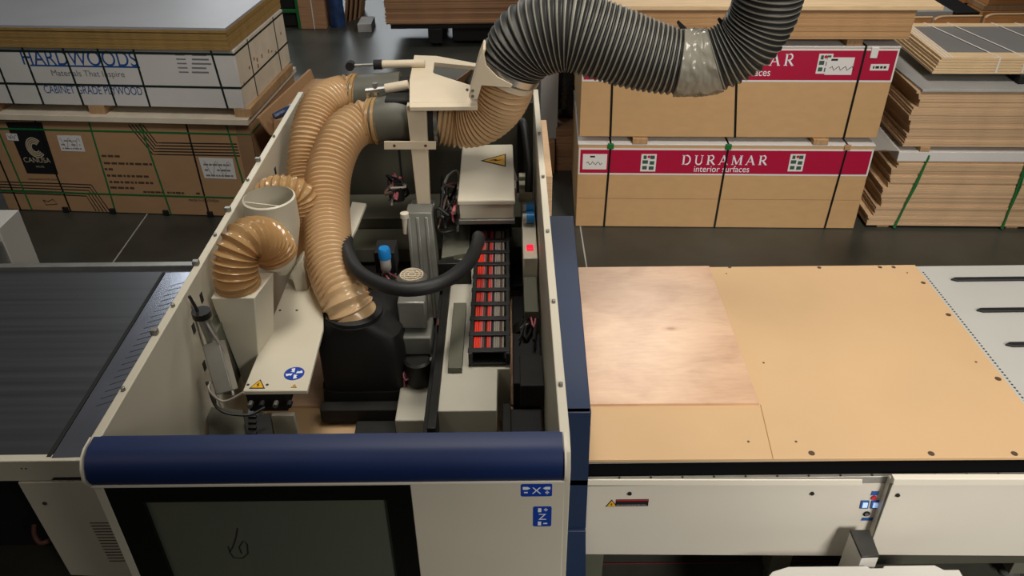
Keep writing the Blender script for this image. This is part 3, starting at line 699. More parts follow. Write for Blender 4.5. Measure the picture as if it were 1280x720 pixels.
# ------------------------------------------------------------------ gantry beam with rail
gb = thing('gantry_beam', (-.12, 3.0, .95), 'cream gantry beam running front to back under the black cable chain', 'beam')
a, b, c, d_ = (-0.309,2.388,1.3), (-0.066,2.384,1.3), (-0.065,2.647,1.3), (-0.004,2.646,1.3)
part('beam', MB().prism([(a[0], a[1], 1.30), (b[0], a[1], 1.30), (b[0], c[1], 1.30), (-.012, c[1], 1.30), (-.012, 3.95, 1.30), (a[0]+.012, 3.95, 1.30)], (0, 0, -.30)), 'beam_white', gb, .004)
part('guide_rail', MB().box(-.335, 2.27, 1.20, -.30, 3.9, 1.32), 'dark_metal', gb, .003)
part('toothed_rack', MB().box(-.362, 2.25, 1.14, -.338, 3.9, 1.24), 'black_matte', gb, .002)
part('end_stop', MB().cyl((-.315, 2.25, 1.19), (-.315, 2.21, 1.19), .014, n=14), 'cream', gb)
part('screw', MB().lathe(((-0.185,2.671,1.3)), [(.006, 0), (.006, .001)], 10), 'ink', gb)
part('grey_cover', MB().box(-.275, 2.62, 1.30, -.215, 3.1, 1.33), 'olive_light', gb, .003)

# cable chain on the beam
cc_ = thing('cable_chain', (-.1, 3.1, 1.30), 'black ladder shaped cable chain full of red and grey cables on the beam', 'cable chain')
X0, X1, Y0c, Y1c, ZC = -.188, -.012, 2.66, 3.74, 1.362
part('chain_side', MB().box(X0, Y0c, 1.31, X0+.018, Y1c, ZC+.010), 'black_rubber', cc_, .003)
part('chain_side', MB().box(X1-.018, Y0c, 1.31, X1, Y1c, ZC+.010), 'black_rubber', cc_, .003)
ny = 10
for i in range(ny):
    y = Y0c+.012+i*(Y1c-Y0c-.05)/(ny-1)
    part('chain_bar', MB().box(X0-.003, y, ZC+.004, X1+.003, y+.030, ZC+.012), 'black_rubber', cc_, .003)
part('chain_floor', MB().box(X0+.018, Y0c, 1.31, X1-.018, Y1c, 1.318), 'black_matte', cc_)
xs = X0+.024; seq = ['cable_red', 'cable_red', 'cable_red', 'cable_pink', 'cable_brown', 'black_rubber', 'cable_red', 'cable_pink', 'black_rubber', 'cable_grey', 'cable_grey', 'cable_grey', 'cable_brown', 'cable_grey']
for i, mname in enumerate(seq):
    x = xs+i*.0094
    part('cable', MB().tube([(x, Y0c+.03, ZC-.002), (x+jit(.001), Y0c+.3, ZC-.001), (x+jit(.001), Y1c-.3, ZC-.001), (x, Y1c, ZC-.001)], .0048, 8), mname, cc_)

# electrical box
eb = thing('electrical_box', (-.12, 3.8, 1.45), 'cream electrical box with yellow warning triangle behind the cable chain', 'box')
bx0, bx1 = -.262, .012
part('box_body', MB().hexa([(bx0, 3.60, 1.50), (bx1, 3.60, 1.50), (bx1, 4.05, 1.50), (bx0, 4.05, 1.50)], [(bx0, 3.60, 1.58), (bx1, 3.60, 1.58), (bx1, 4.05, 1.67), (bx0, 4.05, 1.67)]), 'cream', eb, .004)
part('lid', MB().hexa([(bx0-.008, 3.59, 1.582), (bx1+.008, 3.59, 1.582), (bx1+.0, 4.06, 1.672), (bx0+.0, 4.06, 1.672)], [(bx0-.008, 3.59, 1.61), (bx1+.008, 3.59, 1.61), (bx1+.0, 4.06, 1.705), (bx0+.0, 4.06, 1.705)]), 'cream', eb, .006)
part('lower_lip', MB().box(bx0-.006, 3.585, 1.475, bx1+.006, 3.64, 1.50), 'grey_metal', eb, .003)
for x in (bx0-.010, bx1+.010):
    part('latch', MB().cbox((x, 3.74, 1.60), (.012, .09, .05)), 'grey_metal', eb, .003)
sl_ = Vector((0, .47, .095)).normalized(); nn = Vector((1, 0, 0)).cross(sl_)
A5 = Art((0, 3.59, 1.6105), (1, 0, 0), sl_, nn)
def b5(u, v):
    p = PZ(u, v, 1.68); return p
cx, cy = -.085, .33
mb = MB(); A5.poly(mb, [(cx-.075, cy), (cx+.06, cy-.055), (cx+.06, cy+.06)]); part('warning_triangle', mb, 'ink', eb, label='yellow warning triangle with a bolt')
mb = MB(); A5.poly(mb, [(cx-.055, cy+.001), (cx+.053, cy-.043), (cx+.053, cy+.048)], lift=.0012); part('triangle_field', mb, 'warn_yellow', eb)
mb = MB(); A5.poly(mb, [(cx-.03, cy), (cx+.01, cy+.012), (cx+.01, cy+.003), (cx+.042, cy+.004), (cx, cy-.008), (cx, cy-.001)], lift=.0024); part('triangle_symbol', mb, 'ink', eb)
part('pedestal', MB().box(-.245, 3.76, 1.301, 0, 4.0, 1.475), 'black_matte', eb)

# ------------------------------------------------------------------ router head: column, motor, gearbox
rh = thing('router_head', (-.45, 3.2, 1.0), 'grey router head with ribbed column and round grille motor in the middle of the hood', 'router head')
part('column', MB().hexa([(-.50, 3.36, 1.05), (-.36, 3.36, 1.05), (-.36, 3.50, 1.05), (-.50, 3.50, 1.05)], [(-.53, 3.56, 1.56), (-.40, 3.56, 1.56), (-.40, 3.66, 1.56), (-.53, 3.66, 1.56)]), 'cast_grey', rh, .006)
for k in range(3):
    x = -.525+k*.045
    part('column_rib', MB().hexa([(x+.03, 3.345, 1.06), (x+.046, 3.345, 1.06), (x+.046, 3.37, 1.06), (x+.03, 3.37, 1.06)], [(x, 3.545, 1.54), (x+.016, 3.545, 1.54), (x+.016, 3.57, 1.54), (x, 3.57, 1.54)]), 'grey_metal', rh, .003)
part('top_bolt', MB().lathe((-.535, 3.55, 1.45), [(.016, 0), (.016, .09), (.022, .09), (.022, .115), (.01, .12)], 14), 'cream', rh)
mo = part('motor', MB().lathe((-.445, 2.995, 1.34), [(.060, 0), (.072, .02), (.072, .17), (.068, .2), (.055, .215)], 28), 'grey_metal', rh)
mb = MB()
for k in range(-4, 5):
    w_ = math.sqrt(max(0, .052**2-(k*.011)**2))
    mb.box(-.445-w_, 2.995+k*.011-.002, 1.553, -.445+w_, 2.995+k*.011+.002, 1.559)
for r in (.018, .036, .052):
    mb.lathe((-.445, 2.995, 1.555), [(r-.003, 0), (r-.003, .005), (r, .005), (r, 0)], 24, cap=False)
part('fan_grille', mb, 'arm_cream', mo, label='round fan grille')
for k in range(14):
    a = 2*PI*k/14; x, y = -.445+.074*math.cos(a), 2.995+.074*math.sin(a)
    part('cooling_fin', MB().cbox((x, y, 1.43), (.006, .006, .14)), 'grey_metal', mo)
part('terminal_box', MB().box(-.50, 2.86, 1.36, -.38, 2.93, 1.50), 'grey_metal', rh, .006)
part('gearbox', MB().box(-.52, 2.82, 1.24, -.36, 2.98, 1.338), 'cast_grey', rh, .008)
part('gear_cylinder', MB().lathe((-.425, 2.80, 1.10), [(.05, 0), (.062, .02), (.062, .13), (.05, .139)], 24), 'dark_metal', rh)
part('head_base', MB().box(-.51, 2.55, 1.02, -.345, 2.86, 1.10), 'beam_white', rh, .006)
part('front_plate', MB().box(-.50, 2.79, 1.14, -.35, 2.815, 1.235), 'cast_grey', rh, .004)
fb = part('filter_bowl', MB().lathe((-.60, 3.24, 1.42), [(.018, 0), (.026, .02), (.026, .075)], 16), 'white_panel', rh)
part('filter_cap', MB().lathe((-.60, 3.24, 1.495), [(.03, 0), (.03, .04), (.024, .055)], 16), 'cap_blue', fb, label='blue filter cap')
part('side_bracket', MB().box(-.66, 3.28, 1.38, -.56, 3.40, 1.50), 'black_matte', rh, .004)
part('left_bracket', MB().prism([(-0.794,3.385,1.5), (-0.777,3.526,1.5), (-0.766,3.782,1.5), (-0.845,3.802,1.5), (-0.84,3.401,1.5)], (0, 0, -.02)), 'cream', rh, .003)
part('rust_arm', MB().box(-.35, 2.98, 1.24, -.22, 3.03, 1.29), 'rust', rh, .004)
part('side_plate', MB().box(-.36, 3.30, 1.10, -.20, 3.34, 1.42), 'dark_metal', rh, .004)
part('blade_plate', MB().hexa([(-.36, 3.5, 1.3), (-.22, 3.55, 1.3), (-.22, 3.9, 1.3), (-.36, 3.9, 1.3)], [(-.36, 3.5, 1.33), (-.22, 3.55, 1.33), (-.22, 3.9, 1.4), (-.36, 3.9, 1.4)]), 'olive_light', rh, .003)
rc = random.Random(3)
cols = ['black_rubber', 'black_rubber', 'cable_grey', 'dark_metal', 'cable_pink', 'black_rubber', 'cable_brown', 'dark_metal']
def wires(parent, boxes, n, rad=(.004, .009)):
    for i in range(n):
        x0, y0, z0, x1, y1, z1 = boxes
        pts = [(rc.uniform(x0, x1), rc.uniform(y0, y1), rc.uniform(z0, z1)) for _ in range(4)]
        part('cable', MB().tube(spline(pts, .02), rc.uniform(*rad), 6), cols[i % len(cols)], parent)
wires(rh, (-.64, 3.0, 1.16, -.53, 3.3, 1.42), 12)
wires(rh, (-.38, 3.55, 1.42, -.27, 3.95, 1.60), 14)
wires(rh, (-.66, 3.7, 1.5, -.54, 3.85, 1.66), 8)
wires(rh, (-.50, 2.74, 1.10, -.40, 2.80, 1.22), 5, (.003, .005))
part('valve', MB().lathe((-.59, 3.78, 1.52), [(.03, 0), (.03, .08), (.02, .09), (.02, .12)], 16), 'dark_metal', rh)
part('valve', MB().lathe((-.45, 3.86, 1.52), [(.025, 0), (.025, .06), (.016, .07)], 16), 'dark_metal', rh)
part('carriage_floor', MB().box(-.44, 2.62, .97, -.37, 3.55, 1.0), 'dusty_dark', rh, .004)

# ------------------------------------------------------------------ right inner wall fittings
wf = thing('air_service_unit', (.09, 3.6, 1.1), 'cream air service plate with two blue filter caps and a red lamp', 'air unit')
part('service_plate', MB().box(.055, 3.28, 1.30, .125, 3.95, 1.46), 'cream', wf, .006)
part('lower_plate', MB().box(.055, 2.98, 1.20, .12, 3.27, 1.36), 'olive_light', wf, .004)
for y in (3.60, 3.70):
    f = part('filter_bowl', MB().cyl((.058, y, 1.505), (.078, y, 1.505), .022, n=16), 'white_panel', wf)
    part('filter_cap', MB().cyl((.078, y, 1.505), (.118, y, 1.505), .03, n=18), 'cap_blue', f, label='blue filter cap')
part('signal_lamp', MB().box(.074, 3.345, 1.46, .106, 3.385, 1.474), 'led_red', wf, .003, label='glowing red lamp')
for i, y in enumerate((3.86, 3.96, 4.06)):
    part('solenoid', MB().box(.045, y, 1.46, .115, y+.05, 1.51), 'cream', wf, .004)
part('air_hose', MB().tube(spline([(.095, 3.88, 1.50), (.10, 3.98, 1.60), (.085, 4.10, 1.72), (.07, 4.18, 1.78), (.06, 4.25, 1.72), (.06, 4.3, 1.5), (.06, 4.3, 1.3)], .02), .022, 12), 'black_rubber', wf, label='black air hose')
part('air_hose', MB().tube(spline([(.03, 4.02, 1.50), (.0, 4.1, 1.56), (-.01, 4.2, 1.5), (.0, 4.3, 1.4)], .02), .012, 10), 'cable_grey', wf)
md = thing('drive_motor', (.06, 2.7, .95), 'dark drive unit low against the right inner wall beside the beam', 'motor')
part('housing', MB().box(.0, 2.60, 1.02, .125, 2.95, 1.26), 'black_matte', md, .006)
part('front_housing', MB().box(-.05, 2.30, 1.0, .12, 2.55, 1.16), 'black_matte', md, .006)
part('cover_plate', MB().box(.03, 2.56, 1.16, .13, 2.76, 1.28), 'dusty_dark', md, .004)
part('fin_stack', MB().box(-.045, 2.36, 1.161, -.01, 2.54, 1.20), 'dark_metal', md, .003)
part('pinion', MB().cyl((.05, 2.98, 1.2), (.05, 3.06, 1.2), .05, n=20), 'dark_metal', md)
part('floor_shade_sheet', MB().box(.0, 2.97, .985, .125, 3.6, 1.02), 'black_matte', md, .004)  # added black sheet standing in for the deep shade between beam and wall
wires(md, (.02, 2.8, 1.28, .12, 3.1, 1.34), 6)

# ------------------------------------------------------------------ hose carrier frame
hf = thing('hose_frame', (-.44, 3.8, 1.0), 'cream steel frame carrying the hoses, with upright post and triangular window', 'frame')
part('post', MB().hexa([(-.485, 3.70, 1.38), (-.425, 3.70, 1.38), (-.425, 3.75, 1.38), (-.485, 3.75, 1.38)], [(-.50, 3.70, 2.068), (-.405, 3.70, 2.068), (-.405, 3.75, 2.068), (-.50, 3.75, 2.068)]), 'arm_cream', hf, .004)
part('cross_plate', MB().prism([(-0.623,3.69,1.889), (-0.627,3.69,1.846), (-0.37,3.69,1.843), (-0.367,3.69,1.886)], (0, .008, 0)), 'arm_cream', hf, .002)
for u in (493, 532):
    p = PY(u, 182, 3.69); part('screw', MB().cyl(p, (p[0], p[1]-.003, p[2]), .007, n=10), 'rust', hf)
# top plate with window: four bars in one gently sloping plane
z0 = 2.09
def T(u, v, dz=0): q = PZ(u, v, z0+dz); return Vector(q)
outer = [T(512,100), T(518,69), T(546,70), T(600,80), T(597,128), T(512,128)]
win = [T(541,90), T(543,78), T(594,83), T(590,107), T(543,92)]
def platewin(o_, w_, th):
    mb = MB(); off = Vector((0, 0, -th))
    quads = [(o_[0], o_[1], w_[1], w_[0]), (o_[1], o_[2], w_[1]), (o_[2], o_[3], w_[2], w_[1]), (o_[3], o_[4], w_[3], w_[2]), (o_[4], o_[5], w_[4], w_[3]), (o_[5], o_[0], w_[0], w_[4])]
    for q in quads: mb.prism(list(q), off)
    return mb
part('top_plate', platewin(outer, win, .02), 'arm_cream', hf, 0)
part('front_web', MB().prism([T(512,128), T(597,128), T(597,133), T(512,134)], (0, 0, -.02)), 'arm_cream', hf, .002)
part('window_floor', MB().prism([T(520,85,-.12), T(520,74,-.12), T(592,80,-.12), T(592,122,-.12)], (0, 0, -.01)), 'olive', hf)
part('window_web', MB().prism([T(592,84,-.02), T(592,84,-.12), T(570,118,-.12), T(570,100,-.02)], (.004, 0, 0)), 'kraft_dark', hf)
part('side_bracket', MB().prism([(-0.118,3.58,2.377), (-0.141,3.58,2.323), (-0.191,3.58,2.155), (-0.18,3.58,2.139), (-0.15,3.58,2.143), (-0.13,3.58,2.208), (0.006,3.58,2.195), (0.013,3.58,2.21), (-0.056,3.58,2.248), (-0.105,3.58,2.301)], (0, .008, 0)), 'arm_cream', hf, .002)
part('bracket_return', MB().prism([(-0.118,3.588,2.375), (-0.141,3.588,2.32), (-0.191,3.588,2.152), (-0.176,3.588,2.152), (-0.127,3.588,2.32), (-0.107,3.588,2.367)], (0, .14, 0)), 'arm_cream', hf, .002)
for u, v in ((591,113), (591,120), (584,112)):
    p = PY(u, v, 3.579); part('screw', MB().cyl(p, (p[0], p[1]-.004, p[2]), .007, n=10), 'grey_metal', hf)
part('hose_ring', ring_mb(P[0]-d*.02, d, .146, .03), 'arm_cream', hf)
part('post_clamp', MB().box(-.52, 3.69, 1.50, -.40, 3.76, 1.53), 'steel', hf, .002)
# strut tubes to the left
a, b = Vector((-0.675,4.2,2.105)), Vector((-0.449,4.2,2.109))
part('strut_tube', MB().cyl(a, b, .021, n=16), 'arm_cream', hf)
part('strut_fitting', MB().cyl(a+Vector((-.045, 0, 0)), a, .026, n=12), 'black_matte', hf)
part('strut_rod', MB().cyl(a+Vector((-.16, 0, -.004)), a+Vector((-.045, 0, 0)), .008, n=10), 'steel', hf)
part('rod_eye', MB().cyl(a+Vector((-.17, -.02, -.004)), a+Vector((-.17, .02, -.004)), .024, n=12), 'black_matte', hf)
a, b = Vector((-0.626,3.92,2.074)), Vector((-0.511,3.92,2.093))
part('strut_tube', MB().cyl(a, b, .024, n=16), 'arm_cream', hf)
part('air_fitting', MB().cyl(a+Vector((-.10, 0, -.012)), a, .017, n=10), 'steel', hf)
part('air_fitting', MB().cyl(a+Vector((-.09, 0, -.01)), a+Vector((-.09, 0, -.07)), .012, n=10), 'steel', hf)
part('air_fitting', MB().cyl(a+Vector((-.05, 0, .03)), a+Vector((-.05, 0, -.03)), .014, n=10), 'steel', hf)
# rubber duct stubs feeding the amber hoses
q = Vector((-0.663,3.85,1.932)); part('duct_stub', MB().tube(spline([q+Vector((-.03, 0, 0)), q+Vector((.08, .0, .02)), q+Vector((.15, .02, .0)), q+Vector((.19, .06, -.03))], .02), .108, 28), 'duct_grey', hf, label='dusty grey rubber duct')
q = Vector((-0.81,4.12,1.963)); part('duct_stub', MB().tube([q+Vector((-.03, 0, 0)), q+Vector((.24, 0, .02))], .105, 28), 'duct_grey', hf, label='dusty grey rubber duct')
q = Vector((-0.396,3.85,1.925)); part('duct_stub', MB().tube([q+Vector((-.1, 0, 0)), q+Vector((.04, 0, 0))], .114, 28), 'dusty_dark', hf)
part('hose_clamp', ring_mb(q+Vector((.025, 0, 0)), (1, 0, 0), .12, .02), 'steel', hf)
part('duct_housing', MB().box(-.62, 3.80, 1.80, -.42, 4.15, 2.06), 'dusty_dark', hf, .01)

# ------------------------------------------------------------------ stacks: helpers
def strap(parent, pts, w, m, nm='strap', up=(0, 0, 1)):
    mb = MB()
    for a, b in zip(pts, pts[1:]):
        a, b = Vector(a), Vector(b); d = (b-a).normalized(); mb.tube([a, b], w, 6)
    return part(nm, mb, m, parent)
def band(parent, x, w, d, z0, z1, m, xt=None, y0=0):    # strap up the front, over the top, in crate coordinates
    mb = MB(); t = .003; xt = x if xt is None else xt
    mb.prism([(x-w/2, y0, z0), (x+w/2, y0, z0), (xt+w/2, y0, z1), (xt-w/2, y0, z1)], (0, -t, 0))
    mb.prism([(xt-w/2, y0-t, z1), (xt+w/2, y0-t, z1), (xt+w/2, d, z1), (xt-w/2, d, z1)], (0, 0, t))
    return part('strap', mb, m, parent)
FA = Art((0, -.0005, 0), (1, 0, 0), (0, 0, 1), (0, -1, 0))
def scribble_lines(art, mb, x0, y0, x1, y1, rows, rnd, hgt=.5, lift=.0012, miss=.1):
    dy = (y1-y0)/rows
    for k in range(rows):
        x = x0; yy = y0+k*dy
        while x < x1:
            L = rnd.uniform(.01, .05)
            if rnd.random() > miss: art.rect(mb, x, yy, min(x+L, x1), yy+dy*hgt, lift=lift)
            x += L+.008

# ---- left stack
RL = -4.84; BL = (-2.19, 6.352)
cs, sn = math.cos(R(RL)), math.sin(R(RL))
def wl_(x, y, z): return (BL[0]+x*cs-y*sn, BL[1]+x*sn+y*cs, z)
kc = thing('carton_pack', (BL[0], BL[1], 0), 'brown carton pack with black logo panel and green straps, on the floor at left', 'carton', rz=RL, local=True)
W, D, HC = 2.44, 1.25, .90
part('carton', MB().box(-W, 0, .005, 0, D, HC), 'kraft', kc, .008)
part('corner_board', MB().box(-.12, -.004, .03, .004, .02, HC-.01), 'kraft_dark', kc, .002)
def F(nm, pts, m, lift=0, lab=None):
    mb = MB(); FA.poly(mb, pts, lift=lift); return part(nm, mb, m, kc, label=lab)
c1 = [(-2.142,0.864), (-2.123,0.382), (-1.834,0.379), (-1.817,0.872)]
F('logo_panel', c1, 'carton_black', lab='black logo panel')
mb = MB(); c0 = (-1.959,0.632)
for r in (.092, .075, .058, .041):
    FA.stroke(mb, [(c0[0]+r*.82*math.cos(R(40+k*10)), c0[1]+r*math.sin(R(40+k*10))) for k in range(29)], .010, lift=.0012)
part('logo_mark', mb, 'logo_silver', kc); mb = MB()
a = (-2.105,0.491); b = (-1.86,0.498); FA.text(mb, 'CANUSA', a[0], a[1]+.0, .048, b[0]-a[0], lift=.0012)
part('logo_name', mb, 'logo_silver', kc); mb = MB()
a = (-2.016,0.451); FA.text(mb, 'WOOD', a[0], a[1]-.008, .016, lift=.0012)
part('logo_name', mb, 'logo_silver', kc)
def line_set(first, dx, dz, n, nm):
    mb = MB()
    for k in range(n):
        FA.stroke(mb, [(x+dx*k, z+dz*k) for x, z in first], .011)
    part(nm, mb, 'ink', kc)
mb = MB()
for k in range(5):
    FA.stroke(mb, [PL(178-4.4*k, 155.5), PL(196-1.2*k, 178.5+3.6*k), PL(204-1.2*k, 178.5+3.6*k), PL(296+k, 180+3.7*k)], .010)
part('printed_lines', mb, 'ink', kc)
mb = MB()
for k in range(5):
    FA.stroke(mb, [PL(-30, 226+3.4*k), PL(60-1*k, 229+3.4*k), PL(114-1.5*k, 231+3.5*k), PL(138-4.5*k, 265-.4*k)], .010)
part('printed_lines', mb, 'ink', kc)
rn = random.Random(5)
mb = MB()
for k, (v, xa, xb) in enumerate(((195,127,150), (204,130,190), (211.5,131,143), (219.5,134,186), (227.5,137,192), (234.5,138,168))):
    a = PL(xa, v); b = PL(xb, v+1.2)
    mb = MB(); x = a[0]
    while x < b[0]-.01:
        L_ = rn.uniform(.02, .06); FA.rect(mb, x, a[1]-.008, min(x+L_, b[0]), a[1]+.012); x += L_+.012
    part('printed_text', mb, 'ink_brown', kc)
mb = MB(); a = (-0.901,0.234); b = (-0.572,0.228); scribble_lines(FA, mb, (-1.092,0.212)[0], a[1]-.012, b[0], a[1]+.012, 1, rn, .7)
part('printed_text', mb, 'ink_brown', kc); mb = MB()
a = (-0.689,0.169); b = (-0.413,0.154); FA.text(mb, 'MADE IN INDONESIA', a[0], a[1]-.02, .025, b[0]-a[0])
part('printed_text', mb, 'ink_brown', kc); mb = MB()
a = (-2.134,0.331); b = (-1.855,0.339); FA.text(mb, 'canusawood.com', a[0], a[1]-.012, .022, b[0]-a[0])
part('printed_text', mb, 'ink_brown', kc)
mb = MB(); FA.stroke(mb, [(-2.067,0.116), (-2.027,0.101), (-1.972,0.127), (-1.943,0.079), (-2.054,0.067), (-2.067,0.116)], .008); part('small_mark', mb, 'ink_brown', kc)
for c in ([(-2.181,0.761), (-2.08,0.76), (-2.083,0.693), (-2.183,0.698)], [(-1.721,0.754), (-1.505,0.756), (-1.51,0.607), (-1.727,0.608)], [(-0.504,0.581), (-0.2,0.579), (-0.205,0.381), (-0.493,0.384)]):
    F('paper_label', c, 'paper', .0012, 'white paper label')
    mb = MB(); (xa, za), (xb, zb) = c[3], c[1]
    FA.stroke(mb, [(xa+(xb-xa)*t_, za+(zb-za)*(.5+.35*math.sin(t_*17))) for t_ in [k/20 for k in range(2, 19)]], .0035, lift=.0024)
    scribble_lines(FA, mb, xa+.02, za+.02, xb-.03, zb-.02, 3, rn, .3, .0024, .3)
    part('label_writing', mb, 'ink_soft', kc)
for u0, v0, u1, v1, m_ in ((112,155,144,263,'strap_green'), (175,155,213,264,'strap_green'), (-6,155,40,262,'strap_green'), (283,157,308,232,'strap_green'), (233,156,262,270,'strap_black'), (45,154,88,262,'strap_black'), (-12,175,26,262,'strap_black')):
    a, b = PL(u0, v0), PL(u1, v1)
    band(kc, b[0], .014, D, .01, HC, m_, a[0], -.0005)
for v in (161, 239):
    a = PL(20, v); z = a[1]
    part('strap', MB().box(-W-.003, -.0045, z-.007, .003, 0, z+.007).box(0, 0, z-.007, .003, D, z+.007), 'strap_green', kc)
# straps carry little plastic corner tabs at the floor
for u in (83, 141, 207, 262):
    a = PL(u, 262); part('corner_tab', MB().cbox((a[0], -.012, .03), (.05, .02, .05)), 'black_matte', kc, .004)
# slab + dunnage + crate + sheets
tag(part('cover_sheet', MB().prism([wl_(-W-.03, -.05, HC+.004), wl_(.02, -.05, HC+.004), wl_(.02, D+.03, HC+.004), wl_(-W-.03, D+.03, HC+.004)], (0, 0, .05)), 'crate_side', None, .003), 'white cover sheet between the brown carton pack and the white crate', 'sheet')
dz0 = HC+.054
for i, (u, l) in enumerate(((-1.36, 'short wooden spacer block under the middle of the white crate'), (-.10, 'wooden spacer block under the right corner of the white crate'), (-2.3, 'wooden spacer block under the left end of the white crate'))):
    mb = MB()
    tag(part('spacer_block', MB().prism([wl_(u, 0, dz0), wl_(u+.14, 0, dz0), wl_(u+.14, 1.15, dz0), wl_(u, 1.15, dz0)], (0, 0, .075)), 'raw_wood', None, .003), l, 'wood block', 'spacer blocks under the white crate')
cr = thing('crate', (*wl_(0, .0, 0)[:2], dz0+.075), 'white printed crate with dark green straps, above the brown carton pack', 'crate', rz=RL, local=True)
ZB = dz0+.075; HCr = .485
part('crate_body', MB().box(-W, 0, 0, 0, 1.22, HCr), 'crate_white', cr, .006)
def PLc(q): return (q[0], q[1]-ZB)
def Fc(nm, mb, m, lab=None): return part(nm, mb, m, cr, label=lab)
mb = MB(); a = PLc((-1.792,1.372)); b = PLc((-0.819,1.402)); FA.text(mb, 'HARDWOODS', a[0], a[1], .125, b[0]-a[0])
FA.stroke(mb, [PLc((-1.739,1.366)), PLc((-0.809,1.366))], .013)
Fc('printed_name', mb, 'blue_ink')
mb = MB(); a = PLc((-1.58,1.292)); b = PLc((-0.958,1.293)); FA.text(mb, 'Materials That Inspire', a[0], a[1]-.01, .05, b[0]-a[0]); Fc('printed_slogan', mb, 'ink_soft')
mb = MB(); a = PLc((-1.692,1.147)); b = PLc((-0.847,1.154)); FA.text(mb, 'CABINET GRADE PLYWOOD', a[0], a[1]-.015, .068, b[0]-a[0]); Fc('printed_grade', mb, 'blue_ink')
mb = MB()
for k in range(5):
    a = PLc(PL(219+k*1.2, 68.5+k*5.4)); b = PLc(PL(231+k*1.2, 69+k*5.4)); c = PLc(PL(240, 69+k*5.4)); d2 = PLc(PL(258+3*(k % 3), 69+k*5.4))
    FA.rect(mb, a[0], a[1]-.004, b[0], a[1]+.006); FA.rect(mb, c[0], a[1]-.005, d2[0], a[1]+.008)
Fc('printed_data', mb, 'ink_soft')
for u0, v0, u1, v1 in ((27,58,55,131), (78,59,105,132), (121,59,146,133), (166,60,188,134), (263,61,285,136), (-5,75,18,131)):
    a, b = PLc(PL(u0, v0)), PLc(PL(u1, v1)); band(cr, b[0], .016, 1.22, 0, HCr, 'strap_dark', a[0], -.0005)
for z in (.18, HCr-.03):
    part('strap', MB().box(-W-.003, -.0045, z-.008, .004, 0, z+.008).box(0, 0, z-.008, .004, 1.225, z+.008), 'strap_dark', cr)
for y in (.3, .95):
    part('strap', MB().box(0, y-.008, 0, .004, y+.008, HCr), 'strap_dark', cr)
part('side_face', MB().box(.0, .01, .0, .002, 1.21, HCr), 'crate_side', cr)
# printed side scuffs
mb = MB(); SA = Art((.002, 0, 0), (0, 1, 0), (0, 0, 1), (1, 0, 0))
for k in range(10):
    y = rn.uniform(.05, 1.1); z = rn.uniform(.02, .3); SA.rect(mb, y, z, y+rn.uniform(.01, .03), z+rn.uniform(.01, .04))
part('torn_spots', mb, 'kraft_dark', cr)
zt = ZB+HCr+.004
for i in range(9):
    ox, oy = jit(.006), jit(.006)
    o = part('particle_board', MB().box(-W+.0, -.02, 0, -.02, 1.25, .0195), 'chip_edge' if i < 8 else 'laminate', None, .001, org=(0, 0, 0)) if i in (0, 8) else o0_.copy()
    if i == 0: o0_ = o
    if i not in (0, 8): COL.objects.link(o)
    o.location = (*wl_(ox, oy, 0)[:2], zt+i*.0197); o.rotation_euler = (0, 0, R(RL))
    if i < 8: tag(o, 'tan particle board in the pile on top of the white crate', 'board', 'particle boards on the white crate')
    else: tag(o, 'grey laminated top board lying over the particle boards on the white crate', 'board')
